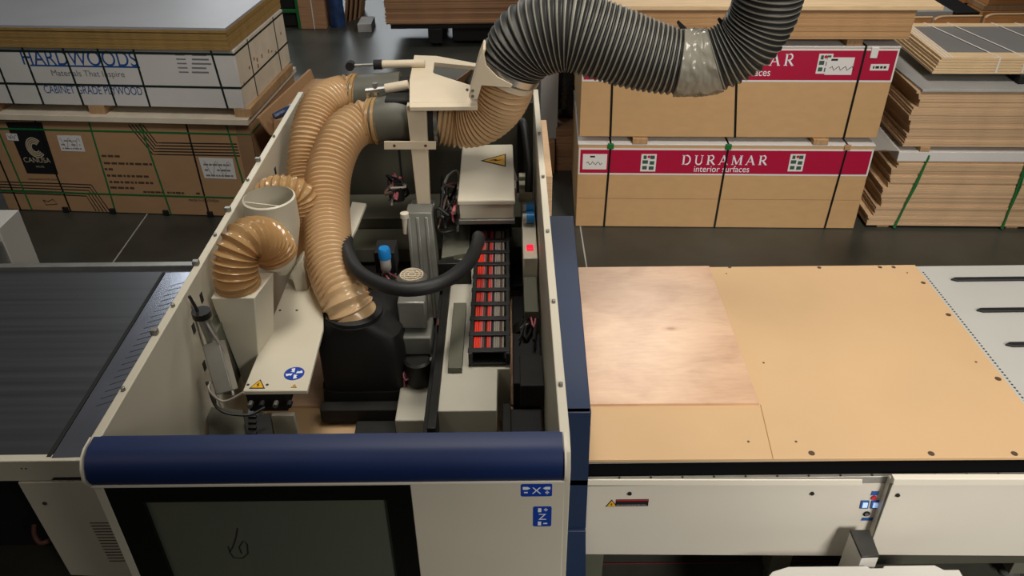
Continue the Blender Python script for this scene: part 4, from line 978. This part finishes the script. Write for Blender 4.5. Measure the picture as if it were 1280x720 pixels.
# ---- red banded packs
RR = -2.2; BR = (.562, 6.14); c2, s2 = math.cos(R(RR)), math.sin(R(RR))
def wr_(x, y, z): return (BR[0]+x*c2-y*s2, BR[1]+x*s2+y*c2, z)
def serif_text(art, mb, body, x, y, h, width, lift):
    wd = {'D': .95, 'U': .95, 'R': .92, 'A': 1.0, 'M': 1.15}
    tot = sum(wd[c] for c in body)+.42*(len(body)-1); k = width/tot; th = .15*k*1.2; tn = .07*k; sf = .06*h
    cx = x
    def st(pts, w_): art.stroke(mb, pts, w_, lift=lift)
    def se(xx, yy, w_): art.rect(mb, xx-w_/2, yy, xx+w_/2, yy+sf, lift=lift)
    for ch_ in body:
        w0 = wd[ch_]*k; s_ = .34*k
        if ch_ in 'DR':
            X = cx+.17*k; st([(X, y), (X, y+h)], th); se(X, y, s_); se(X, y+h-sf, s_)
        if ch_ == 'D':
            st([(X, y+h-tn/2), (cx+w0*.5, y+h-tn/2)], tn); st([(X, y+tn/2), (cx+w0*.5, y+tn/2)], tn)
            st([(cx+w0*.5+(w0*.42)*math.cos(R(90-t_)), y+h/2+(h/2-tn/2)*math.sin(R(90-t_))) for t_ in range(0, 181, 15)], th*.85)
        if ch_ == 'R':
            st([(X, y+h-tn/2), (cx+w0*.5, y+h-tn/2)], tn); st([(X, y+h*.48), (cx+w0*.5, y+h*.48)], tn)
            st([(cx+w0*.5+(w0*.28)*math.cos(R(90-t_)), y+h*.74+h*.25*math.sin(R(90-t_))) for t_ in range(0, 181, 20)], th*.8)
            st([(cx+w0*.45, y+h*.48), (cx+w0*.92, y)], th); se(cx+w0*.92, y, s_*.7)
        if ch_ == 'U':
            X = cx+.17*k; X2 = cx+w0-.15*k
            st([(X, y+h), (X, y+h*.35)]+[(((X+X2)/2)-((X2-X)/2)*math.cos(R(t_)), y+h*.35-h*.33*math.sin(R(t_))) for t_ in range(15, 181, 15)], th*.8); st([(X2, y+h*.3), (X2, y+h)], tn*1.2)
            se(X, y+h-sf, s_); se(X2, y+h-sf, s_*.9)
        if ch_ == 'A':
            st([(cx+.08*k, y), (cx+w0*.5, y+h)], tn*1.1); st([(cx+w0*.46, y+h), (cx+w0-.1*k, y)], th); st([(cx+w0*.25, y+h*.33), (cx+w0*.72, y+h*.33)], tn)
            se(cx+.08*k, y, s_*.8); se(cx+w0-.1*k, y, s_*.9)
        if ch_ == 'M':
            xa, xb = cx+.12*k, cx+w0-.14*k
            st([(xa, y), (xa, y+h)], tn*1.2); st([(xb, y), (xb, y+h)], th); st([(xa, y+h), (cx+w0*.5, y+h*.06)], th*.9); st([(cx+w0*.5, y+h*.06), (xb, y+h)], tn*1.1)
            se(xa, y, s_*.8); se(xb, y, s_); se(xa, y+h-sf, s_*.7); se(xb, y+h-sf, s_)
        cx += w0+.42*k
    return mb
def logo_label(parent, x0, y0, x1, y1, dz):
    mb = MB(); FA.rect(mb, x0, y0, x1, y1, lift=.0024); part('paper_label', mb, 'paper', parent, label='white paper label')
    mb = MB(); w_, h_ = x1-x0, y1-y0
    for i, j, ww in ((.12, .12, .3), (.55, .1, .32), (.1, .45, .36), (.58, .4, .3), (.15, .72, .2), (.6, .72, .28)):
        FA.rect(mb, x0+w_*i, y0+h_*j, x0+w_*(i+ww), y0+h_*(j+.2), lift=.0036)
    part('label_print', mb, 'label_green', parent)
    mb = MB(); FA.disc(mb, x0+w_*.5, y0+h_*.85, .012, lift=.0042); part('label_dot', mb, 'warn_red', parent)
WR, DR_ = 2.39, 1.24
def red_pack(z0, hgt, label, band_z0, band_z1, xl, xr, front, yoff):
    t_ = thing('carton_pack', (*wr_(0, yoff, 0)[:2], z0), label, 'carton', rz=RR, local=True)
    part('carton', MB().box(xl, 0, 0, xr, DR_, hgt), 'kraft_red', t_, .006)
    part('top_sheet', MB().box(xl-.004, -.004, hgt, xr+.004, DR_, hgt+.012), 'paper', t_, .002)
    if z0 < .1: part('side_crease', MB().box(xl+.01, -.0015, hgt*.36, xr-.01, 0, hgt*.363), 'kraft_dark', t_)
    mb = MB(); FA.rect(mb, xl+.006, band_z0-.016, xr-.001, band_z1+.016); part('white_band', mb, 'paper', t_)
    mb = MB(); FA.rect(mb, xl+.018, band_z0, xr-.014, band_z1, lift=.0012); part('red_band', mb, 'red_band', t_, label='crimson printed band')
    return t_
p1 = red_pack(.004, .768, 'lower tan carton pack with full crimson lettered band, on the floor right of the hood', (1.187,0.517)[1], (1.159,0.726)[1], -.002, 2.405, True, 0)
mb = MB()
a, b = (0.859,0.602), (1.557,0.607); serif_text(FA, mb, 'DURAMAR', a[0], a[1]-.004, .085, b[0]-a[0], .0024)
part('printed_name', mb, 'sign_white', p1); mb = MB()
a, b = (0.966,0.537), (1.422,0.54); FA.text(mb, 'interior surfaces', a[0], a[1]-.004, .056, b[0]-a[0], lift=.0024)
part('printed_slogan', mb, 'sign_white', p1)
for ua, ub in ((800, 821), (984, 1007)):
    a, b = PR(ua, 214.5), PR(ub, 193); logo_label(p1, a[0], a[1], b[0], b[1], 0)
a, b = (0.038,0.556), (0.238,0.689)
mb = MB(); FA.rect(mb, a[0], a[1]-.006, b[0], b[1], lift=.0024); part('paper_label', mb, 'paper', p1, label='white handwritten label')
mb = MB(); FA.stroke(mb, [(a[0]+.03+.013*k, a[1]+.05+.016*math.sin(k*1.9)) for k in range(11)], .005, lift=.0036); FA.rect(mb, a[0]+.06, b[1]-.03, a[0]+.1, b[1]-.016, lift=.0036); part('label_writing', mb, 'ink', p1)
for u0, u1 in ((763.5, 755), (911, 893), (1060, 1031)):
    a, b = PR(u0, 180), PR(u1, 283); band(p1, b[0], .016, DR_, 0, .778, 'strap_black', a[0], -.004)
    part('strap_guard', MB().cbox((a[0]-.0, -.004, .76), (.05, .02, .045)), 'strap_green' if u0 < 1000 else 'kraft', p1, .003)
for k, (x, l) in enumerate(((.44, 'left wooden spacer between the two crimson banded packs'), (1.9, 'right wooden spacer between the two crimson banded packs'))):
    tag(part('spacer_block', MB().prism([wr_(x, -.01, .786), wr_(x+.12, -.01, .786), wr_(x+.12, 1.2, .786), wr_(x, 1.2, .786)], (0, 0, .046)), 'raw_wood', None, .003), l, 'wood block')
p2 = red_pack(.836, .735, 'upper tan carton pack with crimson band partly behind the big dark hose', (1.389,1.318)[1]-.836, (1.351,1.55)[1]-.836, .0, 2.41, True, .02)
def PRu(u, v): q = PR(u, v); return (q[0], q[1]-.836)
mb = MB()
bz = PRu(980, 83)[1]
a, b = PRu(872,83), PRu(992,83); serif_text(FA, mb, 'DURAMAR', a[0], bz, .092, b[0]-a[0], .0024)
part('printed_name', mb, 'sign_white', p2); mb = MB()
a, b = PRu(886,95), PRu(963,95); FA.text(mb, 'interior surfaces', a[0], a[1]-.004, .06, b[0]-a[0], lift=.0024)
part('printed_slogan', mb, 'sign_white', p2)
a, b = PRu(1020, 93), PRu(1043, 68); logo_label(p2, a[0], a[1], b[0], b[1], 0)
a, b = PRu(1031, 94), PRu(1070, 71)
mb = MB(); FA.rect(mb, a[0], a[1]-.002, b[0], b[1]-.01, lift=.0040); part('paper_label', mb, 'paper', p2, label='white handwritten label')
mb = MB(); FA.stroke(mb, [(a[0]+.03+.017*k, a[1]+.05+.018*math.sin(k*2.1)) for k in range(12)], .005, lift=.0054); FA.rect(mb, a[0]+.03, b[1]-.035, a[0]+.08, b[1]-.02, lift=.0054); part('label_writing', mb, 'ink', p2)
a, b = PRu(1088, 88), PRu(1113, 81); mb = MB(); FA.rect(mb, a[0], a[1]-.006, b[0], b[1], lift=.0024); part('paper_label', mb, 'paper', p2, label='small white label')
mb = MB(); scribble_lines(FA, mb, a[0]+.02, a[1]+.01, b[0]-.02, b[1]-.012, 1, rn, .8, .0036, 0); part('label_writing', mb, 'ink', p2)
for u0, u1 in ((767, 763), (922, 919), (1083, 1055)):
    a, b = PRu(u0, 62), PRu(u1, 175); band(p2, b[0], .016, DR_, 0, .748, 'strap_black', a[0], -.004)
a = PRu(1090, 62); part('strap_guard', MB().cbox((a[0]+.03, -.006, .70), (.055, .012, .085)), 'paper', p2, .003)
tag(part('spacer_block', MB().prism([wr_(2.0, .02, 1.586), wr_(2.12, .02, 1.586), wr_(2.12, 1.2, 1.586), wr_(2.0, 1.2, 1.586)], (0, 0, .06)), 'raw_wood', None, .003), 'right wooden spacer under the topmost tan board pile', 'wood block')
tag(part('spacer_block', MB().prism([wr_(.5, .02, 1.586), wr_(.62, .02, 1.586), wr_(.62, 1.2, 1.586), wr_(.5, 1.2, 1.586)], (0, 0, .06)), 'raw_wood', None, .003), 'left wooden spacer under the topmost tan board pile', 'wood block')
for i in range(11):
    if i == 0: src_ = part('fibre_board', MB().box(.15, -.02, 0, 2.44, 1.24, .0195), 'mdf_edge', None, .001, org=(0, 0, 0)); o = src_
    else: o = src_.copy(); COL.objects.link(o)
    o.location = wr_(jit(.004), jit(.003), 1.647+i*.0197); o.rotation_euler = (0, 0, R(RR))
    tag(o, 'tan fibre board in the pile above the upper crimson banded pack', 'board', 'fibre boards above the crimson banded packs')
tag(part('pale_sheet', MB().prism([wr_(.12, -.04, 1.8655), wr_(2.62, -.04, 1.8655), wr_(2.62, 1.27, 1.8655), wr_(.12, 1.27, 1.8655)], (0, 0, .03)), 'pale_wood', None, .002), 'wide pale sheet overhanging the topmost tan board pile', 'board')

# ---- right sheet piles
RQ = -2.4; BQ = (3.077, 6.063); c3, s3 = math.cos(R(RQ)), math.sin(R(RQ))
def wq_(x, y, z): return (BQ[0]+x*c3-y*s3, BQ[1]+x*s3+y*c3, z)
def pile(n, t_, z0, xs_, W_, D_, m, name, label, group, y0=0, src=None):
    for i in range(n):
        if i == 0: s0 = part(name, MB().box(0, 0, 0, W_, D_, t_*.97), m, None, .0015, org=(0, 0, 0)); o = s0
        else: o = s0.copy(); COL.objects.link(o)
        dx, dy = xs_(i); o.location = wq_(dx, y0+dy, z0+i*t_); o.rotation_euler = (0, 0, R(RQ)); tag(o, label, 'board', group)
off = {}
def xl_(i):
    g = i//4; return (.02+.10*(g/6)+.03*((g*37) % 5-2)/2*.6+jit(.008), jit(.006))
pile(27, .0225, .03, xl_, 2.4, 1.2, 'pale_edge', 'plywood_sheet', 'pale sheet in the lower pile at right with green straps', 'sheets of the lower right pile')
zq = .03+27*.0225
t_ = thing('cover_board', wq_(.04, 0, zq), 'white cover board with torn film on top of the lower right sheet pile', 'board', rz=RQ, local=True)
part('board', MB().box(0.06, -.01, 0, 2.5, 1.22, .085), 'crate_white', t_, .003)
part('torn_film', MB().prism([(.06, .0, .085), (-.02, .1, .05), (-.12, .25, -.03), (-.10, .42, -.06), (.06, .5, .085)], (0, 0, .004)), 'film', t_, label='torn plastic film')
for u0, u1 in ((1160, 1117), (1284, 1252)):
    a, b = PQ(u0, 196), PQ(u1, 285)
    mb = MB(); mb.tube([Vector(wq_(a[0], -.016, a[1])), Vector(wq_((a[0]+b[0])/2, -.02, .38)), Vector(wq_(b[0], -.012, .01))], .009, 6)
    mb.tube([Vector(wq_(a[0], -.016, a[1]+.02)), Vector(wq_((a[0]+b[0])/2+.02, -.02, .42)), Vector(wq_(b[0]-.01, -.012, .015))], .007, 6)
    tag(part('strap', mb, 'strap_green'), 'green strap tied around the lower right sheet pile, %s one' % ('left hand' if u0 < 1200 else 'right hand'), 'strap')
for x in (.1, 1.2, 2.2):
    mb = MB().prism([wq_(x, .02, 0), wq_(x+.1, .02, 0), wq_(x+.1, 1.1, 0), wq_(x, 1.1, 0)], (0, 0, .029)); 
    tag(part('floor_skid', mb, 'raw_wood', None, .002), 'wooden skid on the floor under the lower right sheet pile', 'wood block', 'skids under the lower right pile')
zu = zq+.087
tag(part('spacer_block', MB().prism([wq_(.26, -.012, zu), wq_(.34, -.012, zu), wq_(.34, 1.1, zu), wq_(.26, 1.1, zu)], (0, 0, .04)), 'raw_wood', None, .003), 'wooden spacer between the two right hand sheet piles', 'wood block')
tag(part('spacer_block', MB().prism([wq_(2.0, -.012, zu), wq_(2.08, -.012, zu), wq_(2.08, 1.1, zu), wq_(2.0, 1.1, zu)], (0, 0, .04)), 'raw_wood', None, .003), 'far right wooden spacer between the two sheet piles', 'wood block')
zu += .041
def xu_(i): return (.115+.012*math.sin(i*.5)+.02*((i//5) % 2)+jit(.007), jit(.005))
pile(21, .0222, zu, xu_, 2.4, 1.2, 'pale_edge', 'plywood_sheet', 'pale sheet in the upper pile at right, right of the crimson banded packs', 'sheets of the upper right pile')
zf = zu+21*.0222
tag(part('cover_board', MB().prism([wq_(.14, -.02, zf), wq_(2.6, -.02, zf), wq_(2.6, 1.25, zf), wq_(.08, 1.25, zf)], (0, 0, .02)), 'grey_film', None, .002), 'grey cover board on the upper right sheet pile', 'board')
zf += .021
tag(part('spacer_block', MB().prism([wq_(.92, .1, zf), wq_(1.5, .1, zf), wq_(1.5, .25, zf), wq_(.92, .25, zf)], (0, 0, .075)), 'black_matte', None, .01), 'black spacer lump under the strapped glazed frames', 'block')
tag(part('spacer_block', MB().prism([wq_(.5, .8, zf), wq_(1.5, .8, zf), wq_(1.5, .9, zf), wq_(.5, .9, zf)], (0, 0, .075)), 'black_matte', None, .01), 'black spacer bar at the back under the strapped frames', 'block')
zf += .076
# strapped cabinet door frames
for i in range(6):
    z = zf+i*.022; ox = .24+.008*i+jit(.004); top = i == 5
    lab = 'topmost pale door frame with grey panel and white straps, upper right' if top else 'pale door frame in the strapped bundle under the topmost grey panel'
    t_ = thing('door_frame', wq_(ox, .12, z), lab, 'door', None if top else 'strapped door frames', rz=RQ, local=True)
    w_, d_ = 1.9, .92
    if i in (0, 5):
        pr = part('frame', MB().box(0, 0, 0, w_, .13, .020).box(0, .85, 0, w_, d_+.02, .020).box(0, .13, 0, .10, .85, .020).box(w_-.1, .13, 0, w_, .85, .020), 'pale_wood', t_, .002)
        pp = part('panel', MB().box(.1, .13, .004, w_-.1, .85, .015), 'grey_panel', t_, label='grey panel')
    else:
        for s0 in (pr, pp):
            c = s0.copy(); COL.objects.link(c); c.parent = t_
        pr_ = None
    if top:
        for k, x in enumerate((.22, .42, .80, 1.0, 1.2)):
            part('strap', MB().prism([(x+.22, -.002, .0205), (x+.234, -.002, .0205), (x+.014, .95, .0205), (x, .95, .0205)], (0, 0, .002)).prism([(x+.22, -.002, -.10), (x+.234, -.002, -.10), (x+.234, -.002, .0225), (x+.22, -.002, .0225)], (0, -.002, 0)), 'strap_white', t_, label='white strap')
        part('strap', MB().box(.02, -.002, .0205, .032, .95, .0225).box(.05, -.002, .0205, .062, .95, .0225).box(.08, -.002, .0205, .09, .95, .0225), 'strap_white', t_, label='white strap')

# ---- things behind, upper right
zs = 0
def simple(name, x0, y0, z0, x1, y1, z1, m, label, cat, rz=0, bev=.004, group=None):
    mb = MB(); cx, cy = (x0+x1)/2, (y0+y1)/2; hx, hy = (x1-x0)/2, (y1-y0)/2; c_, s_ = math.cos(R(rz)), math.sin(R(rz))
    q = [(cx+a*c_-b*s_, cy+a*s_+b*c_, z0) for a, b in ((-hx, -hy), (hx, -hy), (hx, hy), (-hx, hy))]
    mb.prism(q, (0, 0, z1-z0)); o = part(name, mb, m, None, bev); return tag(o, label, cat, group)
# curved orange panels leaning in a row
pz = (4.052,8.3,1.106)
for k in range(4):
    y = 8.35+k*.03; x = 3.85+k*.62 if k < 3 else 5.7
xx = [(4.063,8.4,1.094)[0], (4.378,8.4,1.091)[0], (4.885,8.4,1.086)[0], (5.491,8.4,1.079)[0]]
for k, lab in enumerate(('leftmost orange round cornered wooden panel behind the strapped frames', 'middle orange round cornered wooden panel behind the strapped frames', 'right hand orange round cornered wooden panel, behind the strapped frames')):
    x0, x1 = xx[k]+.015*k, xx[k+1]-.02; zt_ = PY(1200,(21,20,18)[k],8.4)[2]; r = .10
    pts = [(x0, 8.4, .0), (x1, 8.4, .0), (x1, 8.4, zt_)]+[(x0+r-r*math.sin(R(a)), 8.4, zt_-r*.4+r*.4*math.cos(R(a))) for a in range(0, 91, 15)]
    t_ = thing('curved_panel', ((x0+x1)/2, 8.4, 0), lab, 'panel')
    part('panel', MB().prism(pts, (0, .04, 0)), 'orange_wood', t_, .004)
    part('edge_band', MB().tube([Vector(q)+Vector((0, -.004, 0)) for q in pts[2:]], .010, 6), 'pale_wood', t_)
q0, q1_ = (4.343,9.2,0.928), (4.994,9.2,0.983)
simple('white_board', q0[0], 9.2, 0, q1_[0], 10.2, q1_[2], 'grey_film', 'grey white board pile behind the leftmost orange panel', 'board')
q0, q1_ = (5.07,9.3,0.884), (5.356,9.3,0.962)
simple('dark_bin', q0[0]+.02, 9.3, 0, q1_[0], 10.0, q1_[2]-.02, 'black_matte', 'dark bin behind the middle orange panel', 'bin')
# wooden cubby rack
q0, q1_ = (5.09,10.6,0.607), (5.908,10.6,1.035)
t_ = thing('wooden_rack', ((q0[0]+q1_[0])/2, 10.8, 0), 'orange wooden open rack at the top right edge of the picture', 'rack')
zb, ztp = q0[2], q1_[2]; x0, x1 = q0[0], q1_[0]
part('shelf', MB().box(x0, 10.6, zb-.02, x1, 11.3, zb+.10), 'orange_wood', t_, .004)
for x in (x0, x0+(x1-x0)*.55, x1-.06): part('upright', MB().box(x, 10.6, 0 if x != x0+(x1-x0)*.55 else zb+.1, x+.06, 11.3, ztp), 'orange_wood', t_, .004)
part('back_board', MB().box(x0, 11.3, 0, x1, 11.34, ztp), 'dusty_dark', t_)
q0, q1_ = (5.864,10.2,0.687), (6.867,10.2,0.832)
for k in range(5):
    z = q0[2]-.12+k*.07
    simple('timber_board', q0[0]+jit(.03)+.03*k, 10.2+jit(.02), z if k else 0, q0[0]+2.2, 11.0, z+.066, 'orange_wood' if k % 2 else 'raw_wood', 'orange brown timber board in the pile at the top right corner', 'board', group='timber boards in the top right corner')

# ---- back row, top middle
xa, xb = (-1.69,11.2,0.322)[0], 1.6
t_y = 11.2
for i in range(24):
    if i == 0: s0 = part('veneer_sheet', MB().box(0, 0, 0, xb-xa, 1.3, .0185), 'brown_edge', None, 0, org=(0, 0, 0)); o = s0
    else: o = s0.copy(); COL.objects.link(o)
    o.location = (xa+jit(.012), t_y+jit(.012), .335+i*.0192); tag(o, 'brown sheet in the wide pile at the back, behind the big dark hose', 'board', 'brown sheets in the back pile')
tr = thing('pallet_trolley', (-.4, 11.6, 0), 'low black trolley carrying the wide brown sheet pile at the back', 'trolley')
part('deck', MB().box(xa+.05, 11.25, .26, xb, 12.4, .333), 'cart_black', tr, .004)
part('bolster', MB().box(-1.13, 11.25, .05, -.93, 12.4, .26), 'cart_black', tr, .01)
part('bolster', MB().box(-.80, 11.35, .05, 1.3, 12.4, .26), 'cart_black', tr, .01)
for x in (-1.03, .9):
    part('wheel', MB().cyl((x-.03, 11.35, .05), (x+.03, 11.35, .05), .05, n=16), 'black_rubber', tr)
# back left cluster
yb_ = 12.2
def bx(u0, u1, vb, y): return PY(u0, vb, y)[0], PY(u1, vb, y)[0]
x0, x1 = bx(343, 376, 38, yb_)
gr = thing('green_rack', (x0, yb_, 0), 'dark green metal rack in the back left, beside the brown board bundle', 'rack')
for x in (x0, x1-.03):
    part('post', MB().box(x, yb_, 0, x+.045, yb_+.045, 1.2), 'strap_green', gr, .003)
    part('post', MB().box(x, yb_+.8, 0, x+.045, yb_+.845, 1.2), 'strap_green', gr, .003)
for z in (.24, .9):
    part('rail', MB().box(x0, yb_+.002, z, x1, yb_+.04, z+.045).box(x0, yb_+.8, z, x1, yb_+.84, z+.045), 'strap_green', gr, .003)
simple('dark_load', x0+.06, yb_+.1, .02, x1-.06, yb_+.75, .85, 'dusty_dark', 'dark load standing inside the green rack', 'load')
x0, x1 = bx(377, 409, 38, yb_)
t_ = thing('board_bundle', ((x0+x1)/2, yb_, 0), 'upright dark brown board bundle with a thin white strap at the back', 'bundle')
part('boards', MB().box(x0, yb_, 0, x1, yb_+.6, 1.25), 'brown_edge', t_, .006)
part('strap', MB().box((x0+x1)/2, yb_-.004, 0, (x0+x1)/2+.015, yb_, 1.25), 'strap_white', t_)
x0, x1 = bx(411, 431, 38, yb_)
cxx = (x0+x1)/2
tag(part('wrapped_roll', MB().lathe((cxx, yb_+.15, 0), [(.11, 0), (.12, .1), (.11, .3), (.125, .6), (.10, .9), (.08, 1.2)], 20), 'wrap_blue'), 'blue film wrapped roll standing at the back beside brown boards', 'roll')
x0, x1 = bx(430, 452, 38, yb_)
mb = MB()
for k in range(4):
    pts = [(x0+.06*k-.05+.10*math.sin(z*2.2), yb_+.30+.08*k, z) for z in (0, .2, .4, .6, .8, 1.0, 1.2)]
    for a, b in zip(pts, pts[1:]):
        mb.hexa([(a[0], a[1], a[2]), (a[0]+.03, a[1], a[2]), (a[0]+.03, a[1]+.5, a[2]), (a[0], a[1]+.5, a[2])], [(b[0], b[1], b[2]), (b[0]+.03, b[1], b[2]), (b[0]+.03, b[1]+.5, b[2]), (b[0], b[1]+.5, b[2])])
tag(part('bent_boards', mb, 'kraft_dark'), 'bowed brown boards leaning at the back beside the blue roll', 'boards')
x0, x1 = bx(450, 462, 34, yb_)
simple('white_box', x0, yb_-.2, 0, x1+.06, yb_+.2, .12, 'box_white', 'small white box on the floor at the back by the bowed boards', 'box')

# cardboard behind the hood, upper left
t_ = thing('open_carton', (-1.75, 6.8, 0), 'open brown cardboard carton with raised flaps between the left stack and the hood', 'carton')
zc = .92
part('carton_body', MB().box(-2.0, 6.35, .005, -1.15, 7.35, zc-.12), 'kraft_dark', t_, .006)
part('flap', MB().hexa([(-2.02, 6.33, zc-.12), (-2.0, 6.33, zc-.12), (-1.80, 7.33, zc-.12), (-1.82, 7.33, zc-.12)], [(-2.10, 6.30, zc+.05), (-2.08, 6.30, zc+.05), (-1.85, 7.36, zc+.10), (-1.87, 7.36, zc+.10)]), 'kraft', t_, .002)
part('flap', MB().hexa([(-2.0, 6.36, zc-.118), (-1.15, 6.36, zc-.118), (-1.15, 7.34, zc-.118), (-2.0, 7.34, zc-.118)], [(-1.98, 6.38, zc), (-1.17, 6.38, zc), (-1.17, 7.32, zc+.02), (-1.85, 7.32, zc+.02)]), 'kraft', t_, .004)
part('film_scrap', MB().tube(spline([(-1.98, 6.40, zc+.02), (-1.88, 6.5, zc+.045), (-1.86, 6.62, zc+.03), (-1.78, 6.72, zc+.04)], .03), .028, 8), 'wrap_blue', t_)
for k in range(3):
    simple('brown_carton', -2.04+.03*k, 6.02, .005+.22*k, -1.3, 6.3, .222+.22*k, 'kraft_dark', 'flat brown carton stacked in front of the open carton, behind the left hood wall', 'carton', rz=3*(k-1), group='flat cartons behind the left hood wall')
# dark cartons behind the hood, seen under the hose frame and right of the hood
simple('white_carton', (0.294,7.3,0.502)[0], 7.3, .32, (0.455,7.3,0.5)[0], 7.45, (0.392,7.3,1.003)[2], 'box_white', 'white carton standing between the hood and the crimson banded packs', 'carton')
x0 = (0.466,7.35,0.496)[0]; x1 = (0.628,7.35,0.494)[0]
tag(part('wrapped_bale', MB().loft([rr_ring((x0+x1)/2+.03, 7.72, .14, .2, .45, 5), rr_ring((x0+x1)/2+.02, 7.6, .16, .24, .6, 4), rr_ring((x0+x1)/2+.01, 7.6, .15, .23, .8, 4), rr_ring((x0+x1)/2, 7.6, .13, .2, .98, 3)]), 'wrap_black'), 'bale in shiny black film beside the white carton', 'bale')
simple('brown_carton', (0.292,7.2,0.347)[0], 7.2, .0, (0.43,7.2,0.346)[0], 7.7, .32, 'kraft', 'small brown carton under the white carton', 'carton')
for k in range(6):
    simple('brown_board', (0.443,7.25,0.223)[0], 7.25, .002+.073*k, (0.631,7.25,0.221)[0]+.05, 7.9, .074+.073*k, 'brown_edge', 'reddish brown board under the black film bale', 'board', group='boards under the black bale')
simple('leaning_boards', .235, 5.0, .0, .285, 6.0, 1.05, 'pale_edge', 'thin upright boards standing right behind the hood', 'boards')

# far left cabinet
fc = thing('side_cabinet', (-3.6, 4.6, 0), 'pale grey cabinet behind the conveyor at the far left edge', 'cabinet')
part('cabinet_body', MB().box(-4.2, 4.27, .02, -3.12, 4.52, 1.09), 'white_panel', fc, .004)
part('shelf_tray', MB().box(-3.5, 4.14, .98, -3.13, 4.268, 1.01), 'grey_metal', fc, .003)
part('pipe', MB().cyl((-3.6, 4.16, .95), (-3.15, 4.2, .95), .03, n=12), 'grey_film', fc)
